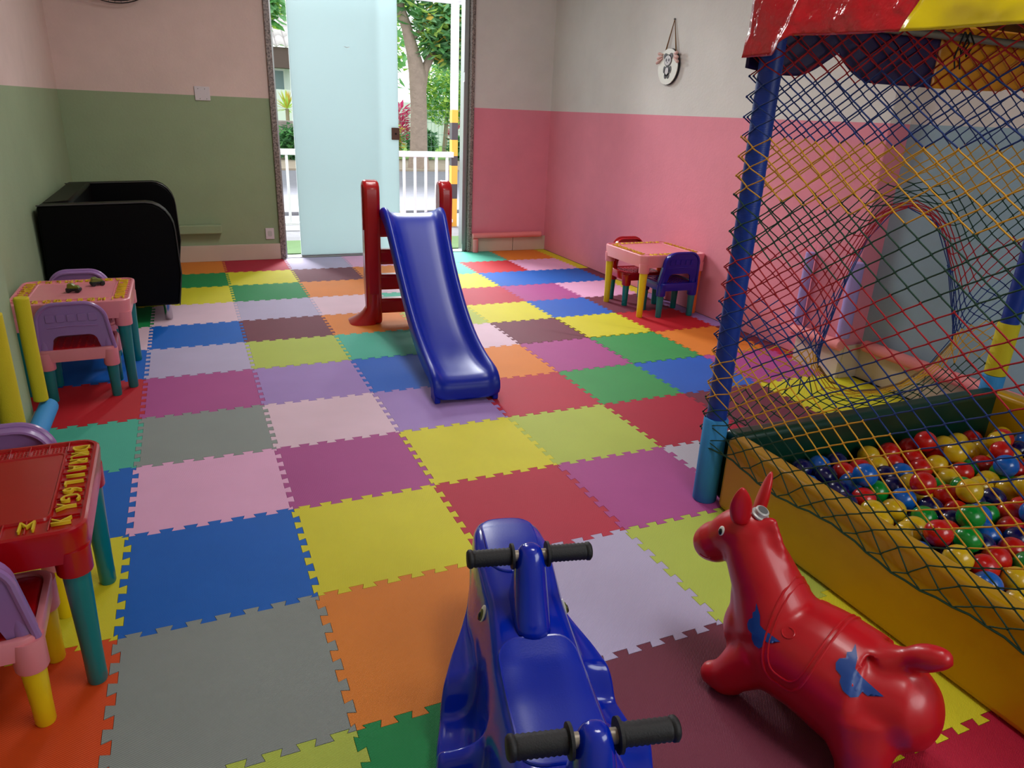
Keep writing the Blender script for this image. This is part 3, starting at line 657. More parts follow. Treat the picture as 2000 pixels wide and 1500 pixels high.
S = [-.62, -.60, -.57, -.53]+[-.48+.0165*k for k in range(60)]+[.50, .525, .55, .572, .59, .602, .612]
for s in S:
    zt, wt, wc, wf, hf, zb = lerp(WT, s)
    # foot wells stepped along the flank
    st_ = 0.0
    if wf > wc+.03:
        for c0, w_ in ((.11, .075), (-.09, .085), (-.30, .085)):
            d_ = abs(s-c0)/w_
            if d_ < 1: st_ = max(st_, min(1, (1-d_)*5))
    hfl = hf+.025-.075*st_
    half = [(0, zt), (wt*.55, zt), (wt*.92, zt-.006), (wt+.002, zt-.028), (wc-.004, zt*.62+.02), (wc, max(hfl+.03, .12)), (wc+.25*(wf-wc)+.002, hfl+.008), (wc+.75*(wf-wc)+.003, hfl), (wf+.004, hfl-.012-.006*(1-st_)+.02), (wf+.004, max(zb+.02, hfl*.35)), (wf*.9, zb+.004), (wf*.5, zb)]
    ring = [(x, s, z) for x, z in half]+[(0, s, zb)]+[(-x, s, z) for x, z in reversed(half[1:])]
    rings.append(ring)
wb = MB().loft(rings).build('body', M['whale'], wh, smooth=180, sub=2)
def post(s0, zb, zt):
    rg = []
    for t in (0, .12, .3, .55, .8, .92, .98, 1.0):
        z = zb+(zt-zb)*t; w = .085*(1-t)+.062*t; l = .13*(1-t)**1.5+.055
        k = 1 if t < .9 else (.86 if t < .95 else (.62 if t < .99 else .35))
        rg.append([(x, s0-.02*(1-t)+y, z) for x, y in rrect(w*k, l*k, min(w, l)*k*.42, 3)])
    return MB().loft(rg)
for s0, zb in ((.247, .27), (-.247, .255)):
    p = post(s0, zb, .448).build('handle_post', M['whale'], wh, smooth=70, sub=1)
    hb = MB(); hb.tube([(-.05, s0, .422), (.05, s0, .422)], .0125, 14); h = hb.build('handlebar', M['steel'], wh)
    for sx in (-1, 1):
        gp = MB(); rr = [(.012, 0), (.028, .0005), (.028, .006), (.0185, .008)]
        for k in range(9): rr += [(.0195, .012+.009*k), (.0178, .0165+.009*k)]
        rr += [(.0205, .092), (.0205, .098), (.016, .102)]
        gp.lathe(rr, 18, (sx*.036, s0, .422), (sx, 0, 0)); gp.build('grip', M['black'], h, smooth=50)
bpy.context.view_layer.update()
bw = bvh_of(wb)
def pad(cx, w0, h0, r): 
    return decal(bw, rrect(w0, h0, r, 5, 0, cx), lambda u, v: (u, v, .4), (0, 0, -1), .0035, 'seat_pad', M['whale_pad'], wh, res=.012)
def rimline(cx, w0, h0, r):
    P = project(bw, [(u, v, .4) for u, v in rrect(w0, h0, r, 6, 0, cx)], (0, 0, -1), .001)
    PP = []
    for a, b in zip(P, P[1:]+P[:1]):
        PP += [a] if (b-a).length < .02 else [a]+project(bw, [a.lerp(b, k/6)+Vector((0, 0, .1)) for k in range(1, 6)], (0, 0, -1), .001)
    MB().tube(PP, .0035, 6, closed=True).build('pad_rim', M['whale'], wh)
for a in ((.455, .128, .23, .05), (.0, .165, .31, .04), (-.43, .165, .20, .04)): pad(*a); rimline(*a)
def eye(bv, parent, p, d, r, ang, mats):
    d = Vector(d).normalized(); h = bv.ray_cast(Vector(p)-d*.5, d)
    n = h[1]; base = h[0]; up = Vector((0, 0, 1)); up = (up-n*up.dot(n)).normalized(); sd = n.cross(up)
    last = parent
    for i, (k, off, mt2) in enumerate(mats):
        mb = MB(); rg = []
        for q_, z in ((1, -.002), (1, .0015), (.8, .003), (.3, .004)):
            rg.append([base+n*(z+off)+(up*math.cos(2*PI*j/20)*1.45+sd*math.sin(2*PI*j/20))*r*k*q_-up*r*.25*i for j in range(20)])
        mb.loft(rg); o = mb.build('eye' if i == 0 else ('iris' if i == 1 and len(mats) > 2 else 'pupil'), M[mt2], last if i < 2 else parent_eye, smooth=60)
        if i == 0: parent_eye = o; last = o
for sx in (-1, 1): eye(bw, wh, (sx*.1, .275, .255), (-sx, 0, -.15), .0145, 0, [(1, 0, 'eye_white'), (.72, .003, 'eye_olive'), (.5, .0055, 'eye_black')])

# ------------------------------------------------------------------ red bouncing donkey
dk = empty('hopper_donkey', (1.49, -0.86, 0.001), math.radians(108)); tag(dk, 'red rubber bouncing donkey with blue butterfly prints beside the yellow ball pit wall', 'hopper toy')
A = MB()
A.capsule([(-.155, 0, .165), (-.11, 0, .152), (0, 0, .168), (.085, 0, .162), (.14, 0, .165)], [.108, .138, .131, .124, .10], 24, 5)
A.capsule([(.115, 0, .215), (.155, 0, .285), (.20, 0, .352), (.232, 0, .402)], [.108, .084, .072, .060], 20, 5)
A.capsule([(.15, 0, .19), (.175, 0, .25), (.19, 0, .31)], [.08, .066, .05], 16, 4)
A.capsule([(.222, 0, .398), (.255, 0, .385), (.288, 0, .355)], [.062, .060, .050], 18, 5)
A.capsule([(.28, 0, .352), (.312, 0, .328)], [.049, .054], 18, 3)
for sy in (-1, 1):
    A.capsule([(.12, sy*.055, .12), (.165, sy*.08, .06), (.175, sy*.085, .038)], [.07, .048, .040], 16, 4)
    A.capsule([(.165, sy*.08, .040), (.205, sy*.09, .036)], [.040, .035], 16, 4)
    A.capsule([(-.13, sy*.06, .12), (-.165, sy*.095, .06), (-.185, sy*.10, .040)], [.09, .055, .044], 16, 4)
    A.capsule([(-.185, sy*.10, .042), (-.15, sy*.105, .036)], [.044, .036], 16, 4)
A.capsule([(-.165, 0, .285), (-.197, 0, .312), (-.222, 0, .328)], [.025, .031, .026], 14, 4)
A.capsule([(-.14, 0, .26), (-.175, 0, .29)], [.045, .024], 14, 3)
for k in range(9):
    t = k/8; A.capsule([(.105+.085*t, .008*(-1)**k, .29+.15*t), (.088+.085*t, 0, .305+.15*t)], [.02, .013], 8, 2)
A.capsule([(.24, 0, .443), (.262, .008, .432)], [.016, .018], 8, 2)
tmp = A.build('tmp_body', M['donkey'], None, smooth=180)
md = tmp.modifiers.new('r', 'REMESH'); md.mode = 'VOXEL'; md.voxel_size = 0.0065
md = tmp.modifiers.new('s', 'SMOOTH'); md.factor = .5; md.iterations = 14
bpy.context.view_layer.update()
me = bpy.data.meshes.new_from_object(tmp.evaluated_get(bpy.context.evaluated_depsgraph_get())); bpy.data.objects.remove(tmp); me.name = 'body'
zmin = min(v.co.z for v in me.vertices)
for v in me.vertices: v.co.z = max(0, v.co.z-zmin-.004)
me.polygons.foreach_set('use_smooth', [True]*len(me.polygons)); me.materials.clear(); me.materials.append(M['donkey'])
db_ = bpy.data.objects.new('body', me); COL.objects.link(db_); db_.parent = dk
bd = BVHTree.FromPolygons([v.co.copy() for v in me.vertices], [list(p.vertices) for p in me.polygons])
for sy in (-1, 1):
    er = MB(); rg = []
    for t, w, th in ((0, .020, .016), (.2, .026, .016), (.45, .030, .014), (.7, .024, .011), (.9, .012, .007), (1, .003, .002)):
        c = Vector((.232-.004*t, sy*(.040+.024*t), .432+.108*t)); u = Vector((.55, sy*.75, 0)).normalized(); v = Vector((-.75*sy, .55, 0)).normalized()
        rg.append([c+u*math.cos(2*PI*k/14)*w+v*math.sin(2*PI*k/14)*th for k in range(14)])
    er.loft(rg).build('ear', M['donkey'], dk, smooth=180, sub=1)
pg = MB(); pg.lathe([(.019, 0), (.021, .002), (.021, .006), (.0165, .008), (.0165, .017), (.0145, .019)], 24, (.208, 0, .452), (-.4, 0, 1)); pgo = pg.build('valve_plug', M['plug'], dk, smooth=40)
MB().lathe([(.012, 0), (.012, .001)], 20, (.201, 0, .4696), (-.4, 0, 1)).build('plug_inset', M['plug_dark'], pgo, smooth=30)
for sy in (-1, 1): eye(bd, dk, (.268, sy*.1, .400), (0, -sy, 0), .0085, 0, [(1, 0, 'eye_white'), (.7, .002, 'eye_black')])
BF = [(.006, .006), (-.006, .012), (-.012, .034), (-.030, .060), (-.027, .040), (-.034, .034), (-.030, .022), (-.040, .014), (-.042, .002), (-.036, -.010), (-.022, -.016), (-.020, -.028), (-.008, -.040), (.008, -.044), (.018, -.034), (.020, -.020), (.032, -.022), (.034, -.014), (.058, -.006), (.040, -.002), (.014, .004)]
for (cx, cz, sc, rot) in ((.105, .225, .85, .1), (-.105, .25, 1.0, 0.0)):
    for sy in (1,):
        po2 = [((u*math.cos(rot)-v*math.sin(rot))*sc, (u*math.sin(rot)+v*math.cos(rot))*sc) for u, v in BF]
        decal(bd, po2, lambda u, v: (cx-u*1.0, sy*(.09-v*.69), cz+v*.72), (0, -sy*.72, -.69), .002, 'butterfly_print', M['print_blue'], dk, res=.006)
def line_on(bv, pts, d, r, name, parent, closed=False, off=0.0):
    P = project(bv, pts, d, off); MB().tube(P, r, 6, closed=closed).build(name, M['donkey'], parent)
# embossed saddle: rounded flap outline over the back
def wrap(u, ang, zc=.20): return Vector((u, math.sin(ang), math.cos(ang)))
def ring_line(fn, n, r, name, closed=False):
    P = []
    for k in range(n):
        u, a = fn(k/(n-1) if not closed else k/n); dvec = Vector((0, math.sin(a), math.cos(a))); o = Vector((u, 0, .165))
        h = bd.ray_cast(o+dvec*.5, -dvec)
        if h[0] is not None: P.append(h[0]+h[1]*.0005)
    MB().tube(P, r, 6, closed=closed).build(name, M['donkey'], dk)
def saddle(t):
    a = 2*PI*t; A_ = 1.7; W_ = .066
    c, s_ = math.cos(a), math.sin(a)
    return (.03+W_*(abs(c)**.6)*(1 if c > 0 else -1), A_*(abs(s_)**.75)*(1 if s_ > 0 else -1))
ring_line(saddle, 72, .0032, 'saddle_seam', True)
ring_line(lambda t: (.03+.84*(saddle(t)[0]-.03), .9*saddle(t)[1]), 72, .0022, 'saddle_seam', True)
for y_ in (1, -1): ring_line(lambda t: (.05+.014*math.cos(2*PI*t*.8), y_*(.75+.1*math.sin(2*PI*t*.8))), 16, .002, 'saddle_scroll')
MB().tube(project(bd, [(.31+.02*math.cos(a), .2, .312+.012*math.sin(a)) for a in [PI+.2*k for k in range(12)]], (0, -1, 0), .0), .002, 6).build('mouth_line', M['donkey'], dk)
# ------------------------------------------------------------------ ball pit
PX0, PX1, PY0, PY1 = 1.915, 3.43, -1.43, 0.085
bp = empty('ball_pit', ((PX0+PX1)/2, (PY0+PY1)/2, 0)); tag(bp, 'padded ball pit with yellow side, blue posts, coloured nets and a red canopy', 'ball pit')
bp.location = (0, 0, 0); bp.location = (PX0, PY1, 0)
OFF = Vector((PX0, PY1, 0))
class PB(MB):
    def build(s, *a, **k):
        s.v = [tuple(Vector(p)-OFF) for p in s.v]; return MB.build(s, *a, **k)
def padwall(name, c, d, m): return PB().box(c, d).build(name, m, bp, smooth=50, bevel=.022, seg=4)
padwall('side_wall', (1.955, (PY0+PY1)/2-.02, .1435), (.075, PY1-PY0-.09, .283), M['vinyl_yellow'])['label'] = 'yellow padded side wall'
padwall('side_wall', ((PX0+PX1)/2+.0, .045, .1435), (PX1-PX0-.08, .075, .283), M['vinyl_green'])['label'] = 'dark green padded side wall'
padwall('side_wall', (3.395, (PY0+PY1)/2, .1435), (.075, PY1-PY0-.09, .283), M['vinyl_yellow'])['label'] = 'yellow padded side wall'
padwall('side_wall', ((PX0+PX1)/2, PY0+.04, .1435), (PX1-PX0-.08, .075, .283), M['vinyl_purple'])['label'] = 'purple padded side wall'
PB().box(((PX0+PX1)/2, (PY0+PY1)/2, .008), (PX1-PX0-.16, PY1-PY0-.16, .014)).build('pit_floor', M['vinyl_green'], bp, smooth=0)
for i, (x, y) in enumerate(((PX0, PY1), (PX1, PY1), (PX0, PY0), (PX1, PY0))):
    P = PB(); P.tube([(x, y, .30), (x, y, .7), (x, y, 1.1), (x, y, 1.68)], .0355, 20); P.build('corner_post', M['post_blue'], bp, smooth=50)
    P = PB(); P.lathe([(.040, 0.0), (.044, .006), (.044, .325), (.040, .331)], 22, (x, y, 0)); P.build('post_sleeve', M['foam_blue'], bp, smooth=50)
P = PB(); P.lathe([(.036, .33), (.043, .335), (.043, .56), (.036, .566)], 20, (PX1, PY1, 0)); P.build('post_sleeve', M['foam_yellow'], bp, smooth=50)
for a, b in (((PX0, PY1), (PX1, PY1)), ((PX0, PY0), (PX1, PY0)), ((PX0, PY0), (PX0, PY1)), ((PX1, PY0), (PX1, PY1))):
    P = PB(); P.tube([(a[0], a[1], 1.62), (b[0], b[1], 1.62)], .0125, 12); P.build('frame_tube', M['steel'], bp)
# canopy: pyramid roof and hanging valances
APX = Vector(((PX0+PX1)/2, (PY0+PY1)/2, 2.12)); EZ = 1.665; OV = .05
cors = [(PX0-OV, PY1+OV), (PX1+OV, PY1+OV), (PX1+OV, PY0-OV), (PX0-OV, PY0-OV)]
RC = ['vinyl_purple', 'vinyl_canary', 'vinyl_green', 'vinyl_red']
for k in range(4):
    a, b = Vector((*cors[k], EZ)), Vector((*cors[(k+1) % 4], EZ))
    P = PB(); P.grid(lambda u, v: a.lerp(b, u).lerp(APX, v)-Vector((0, 0, .05*math.sin(PI*u)*(1-v)*math.sin(PI*v))), 10, 8)
    P.build('roof_panel', M[RC[k]], bp, smooth=180, solid=.002)
def wav(s): return noise.noise(Vector((s*9, 1.7, 0)))*.012
def valance(name, side, s0, s1, zb, m, slant=0.0, label=None, amp=1.0, nu=40):
    # side 'near' runs along -Y at X = PX0-OV, 'far' along +X at Y = PY1+OV
    def fn(u, v):
        z1 = EZ+.004; s = s0+(s1-s0)*u; sl = slant*v
        z0 = zb(s); z = z0+(z1-z0)*v
        cr_ = (noise.noise(Vector((s*11, z*9, 3.1)))*.016+noise.noise(Vector((s*31, z*27, 7)))*.005)*amp*(1-.55*v)
        if side == 'near': return (PX0-OV-.006+cr_-.012*(1-v), PY1+OV-(s+sl*0), z)
        return (PX0-OV+s, PY1+OV+.006+cr_, z)
    P = PB(); P.grid(fn, nu, 14)
    if slant:
        pass
    o = P.build(name, M[m], bp, smooth=180, solid=.0022, fix=False); o['label'] = label; return o
def znear(s):
    if s < .13: return 1.505+.01*s
    if s < .20: return 1.507+(s-.13)/.07*.045
    return 1.552-.012*min(1, (s-.2)/.25)-.02*max(0, (s-.45))
# red part with a slanted join to the yellow part
def join(z): return .545+(z-1.535)*.42*1.0
def near_piece(name, m, lo, hi, label, nu):
    def fn(u, v):
        vv = v; s_g = None
        z1 = EZ+.004
        # two-step: take bottom height at the nominal s, then slide s along the slanted join
        sn = lo(1.54)+(hi(1.54)-lo(1.54))*u; z0 = znear(sn); z = z0+(z1-z0)*vv
        s = lo(z)+(hi(z)-lo(z))*u
        cr_ = noise.noise(Vector((s*9, z*8, 3.1)))*.018+noise.noise(Vector((s*27, z*25, 7)))*.006
        fold = .02*math.exp(-((s-.17-(z-1.52)*.25)/.02)**2)
        return (PX0-OV-.004+cr_*(1-.5*vv)-.014*(1-vv)-fold, PY1+OV-s, z)
    P = PB(); P.grid(fn, nu, 16); o = P.build(name, M[m], bp, smooth=180, solid=.0022, fix=False); o['label'] = label
near_piece('valance', 'vinyl_red', lambda z: 0.0, join, 'glossy crinkled red canopy flap', 44)
near_piece('valance', 'vinyl_canary', join, lambda z: 1.10+(z-1.535)*.3, 'bright yellow canopy flap', 30)
near_piece('valance', 'vinyl_purple', lambda z: 1.10+(z-1.535)*.3, lambda z: PY1-PY0+2*OV, 'purple canopy flap', 24)
def zfar(s):
    x = s+PX0-OV
    if x < 2.25: t = (x-1.87)/(2.25-1.87); return 1.478-.012*math.sin(PI*min(1, t*1.2))+max(0, t-.55)**1.6*.27
    if x < 3.08: t = (x-2.25)/.83; return 1.462+.068*max(0, 1-t*5)**2+.012*max(0, t-.6)**1.5*2
    return 1.4755
valance('valance', 'far', 0.0, 2.69-PX0+OV, zfar, 'vinyl_purple', label='dark purple scalloped canopy flap', amp=.35, nu=60)
valance('valance', 'far', 2.69-PX0+OV, PX1-PX0+2*OV, zfar, 'vinyl_orange', label='amber scalloped canopy flap', amp=.35)
# black tie cords on the frame tube
for dx in (0, .025):
    P = PB(); x = 2.70+dx; P.tube([(x, PY1-.02, 1.635), (x-.012, PY1-.02, 1.60), (x-.03, PY1-.025, 1.555), (x-.022, PY1-.03, 1.52)], .0028, 6); P.tube([(x, PY1-.02, 1.635), (x+.02, PY1-.03, 1.60), (x+.0, PY1-.025, 1.56), (x-.005, PY1-.02, 1.585)], .0028, 6); P.build('tie_cord', M['black'], bp)
# nets: diamond mesh in horizontal colour bands
HZ, HY = .0294, .0438
BANDS = ['net_red', 'net_blue', 'net_yellow', 'net_green', 'net_red', 'net_blue', 'net_yellow', 'net_green', 'net_red']
def band(j): return max(0, min(8, (j+12)//6))
def make_net(name, fn, ni, j0, j1, keep, label):
    root = empty(name, (0, 0, 0)); root.parent = bp; root['label'] = label
    mbs = {}
    for j in range(j0, j1):
        for i in range(ni):
            if (i+j) % 2: continue
            a = fn(i, j)
            for di in (-1, 1):
                if not 0 <= i+di < ni: continue
                b = fn(i+di, j+1)
                if not keep(a, b, i, j, di): continue
                k = band(j); mb = mbs.setdefault(k, PB()); 
                if (b-a).length < .004: continue
                d = (b-a)*.16; wv = Vector((0, 0, 0))
                lift = Vector((0, 0, -.0035))
                mb.tube([a, a+d+lift*.3, a.lerp(b, .5), b-d-lift*.3, b], .00215, 5)
                if di == 1: mb.lathe([(.0016, -.004), (.0034, -.002), (.0036, .001), (.0016, .004)], 6, a)
    for k, mb in sorted(mbs.items()): mb.build('net_band', M[BANDS[k]], root, smooth=180)
    return root
# the empty for a part sits at the pit origin
def fnear(i, j):
    z = 1.28-HZ*j; y = .086-HY*i
    sag = .012*noise.noise(Vector((y*2.1, z*2.3, .4)))
    x = 1.878+.018*noise.noise(Vector((y*1.7, z*1.5, 4.2))) if z > .5 else 1.878
    if z < .42: x = 1.878+(.904+.999-1.878)*min(1, (.42-z)/.13) if False else 1.878+.022*min(1, (.42-z)/.13)
    if i == 0: return Vector((1.880, .113, z))
    if i == 1: return Vector((1.8785, .068, z))
    zz = z+sag*.8-(.012*(1-math.cos(y*13)) if z < .26 else 0)
    return Vector((x, y+.010*noise.noise(Vector((y*2.5, z*2.2, 9.1))), zz))
make_net('net_wall', fnear, 35, -13, 36, lambda a, b, i, j, d: True, 'near net wall facing the camera')
HC = Vector((2.78, .64))
HOLE = [(2.576, 1.009), (2.564, 0.981), (2.491, 0.843), (2.445, 0.7), (2.414, 0.552), (2.417, 0.459), (2.489, 0.388), (2.642, 0.33), (2.762, 0.322), (2.903, 0.334), (3.059, 0.4), (3.15, 0.486), (3.126, 0.601), (3.082, 0.69), (2.994, 0.851), (2.899, 0.983), (2.721, 1.053)]
HP = sorted((math.atan2(z-HC.y, x-HC.x), math.hypot(x-HC.x, z-HC.y)) for x, z in HOLE)
HP = [(HP[-1][0]-2*PI, HP[-1][1])]+HP+[(HP[0][0]+2*PI, HP[0][1])]
def rh(p): return lerp(HP, math.atan2(p.y, p.x))[0]
G1, G2 = Vector((2.40, .47)), Vector((3.17, .50))
def fback(i, j):
    z = 1.28-HZ*j; x = 1.885+HY*i
    p = Vector((x, z))-HC; r = p.length
    if r > 1e-5:
        R0 = rh(p); RM = R0+.30
        if r < RM:
            p = p/r*(R0+(RM-R0)*(r/RM)**2.6)
    q_ = p+HC
    for G in (G1, G2):
        d_ = (q_-G).length
        if q_.y > G.y-.1: q_ = q_+(G-q_)*.5*math.exp(-(d_/.26)**2)*max(0, min(1, (q_.x-1.9)/.3, (3.45-q_.x)/.25))
    y = .132+.012*noise.noise(Vector((q_.x*2, q_.y*2, 2.2)))
    return Vector((q_.x+.008*noise.noise(Vector((x*3, z*3, 5))), y, q_.y))
def keepb(a, b, i, j, d):
    m_ = (a+b)/2; p = Vector((m_.x, m_.z))-HC
    return p.length > rh(p)*.95
make_net('net_wall', fback, 37, -13, 35, keepb, 'back net wall with a gathered round entrance hole')
P = PB(); P.tube([(x, .13, z) for x, z in HOLE[5:12]], .004, 6); P.build('entrance_rope', M['cord'], bp)
P = PB(); P.tube([fnear(i, 36) if (i % 2 == 0) else fnear(i, 36)+Vector((0, 0, .004)) for i in range(35)], .0032, 6); P.build('border_rope', M['net_green'], bp)
for o in [c for c in bpy.data.objects if c.parent == bp and c.type == 'EMPTY']: pass
# ------------------------------------------------------------------ plastic balls
SEL=[(2223,-599,193),(2315,-633,171),(2416,-565,189),(2576,-447,191),(2457,-362,196),(2305,-254,201),(2893,-363,191),(2315,-793,131),(2191,-692,170),(2348,-707,140),(2265,-726,143),(2827,-214,185),(2315,-379,128),(2785,-115,194),(2399,-347,137),(2569,-381,137),(3000,-274,190),(2457,-686,133),(2716,-449,134),(2366,-454,132),(2271,-126,136),(2357,-273,136),(2668,-540,137),(2679,-196,132),(2824,-430,140),(2595,-593,126),(2455,-410,126),(2764,-196,132),(2795,-275,136),(2467,-600,131),(2273,-293,133),(2442,-273,136),(3077,-210,192),(2568,-53,136),(2210,-515,143),(2711,-287,128),(2680,-53,133),(2735,-116,125),(2534,-652,133),(2958,-244,123),(2314,-53,136),(2356,-126,136),(2484,-200,136),(2399,-53,136),(2314,-200,136),(2583,-190,126),(3003,-152,132),(2590,-509,134),(2791,-53,136),(2526,-126,136),(2201,-781,136),(2624,-116,125),(2228,-53,135),(2229,-220,133),(2805,-495,190),(2231,-367,133),(2838,-347,128),(2758,-375,134),(2434,-505,131),(3088,-152,131),(2526,-454,122),(3130,-78,132),(2415,-760,139),(2390,-634,131),(2286,-483,126),(3045,-77,132),(2960,-78,132),(2511,-531,154),(2834,-148,133),(2873,-245,121),(2216,-865,132),(2675,-363,140),(2441,-126,136),(3154,-178,178),(2540,-263,126),(3215,-216,133),(2182,-435,142),(3127,-242,130),(2357,-542,132),(2752,-526,132),(3029,-328,131),(2658,-612,181),(3318,-176,137),(2498,-336,126),(2613,-308,119),(2944,-327,133),(2187,-294,132),(2277,-567,136),(3293,-94,132),(2633,-435,128),(2442,-346,62),(2910,-418,128),(2246,-645,125),(2876,-53,136),(3043,-244,123),(2918,-152,132),(2399,-200,136),(3121,-327,129),(3318,-53,62),(2918,-53,62),(2832,-199,62),(2961,-126,62),(2431,-726,62)]
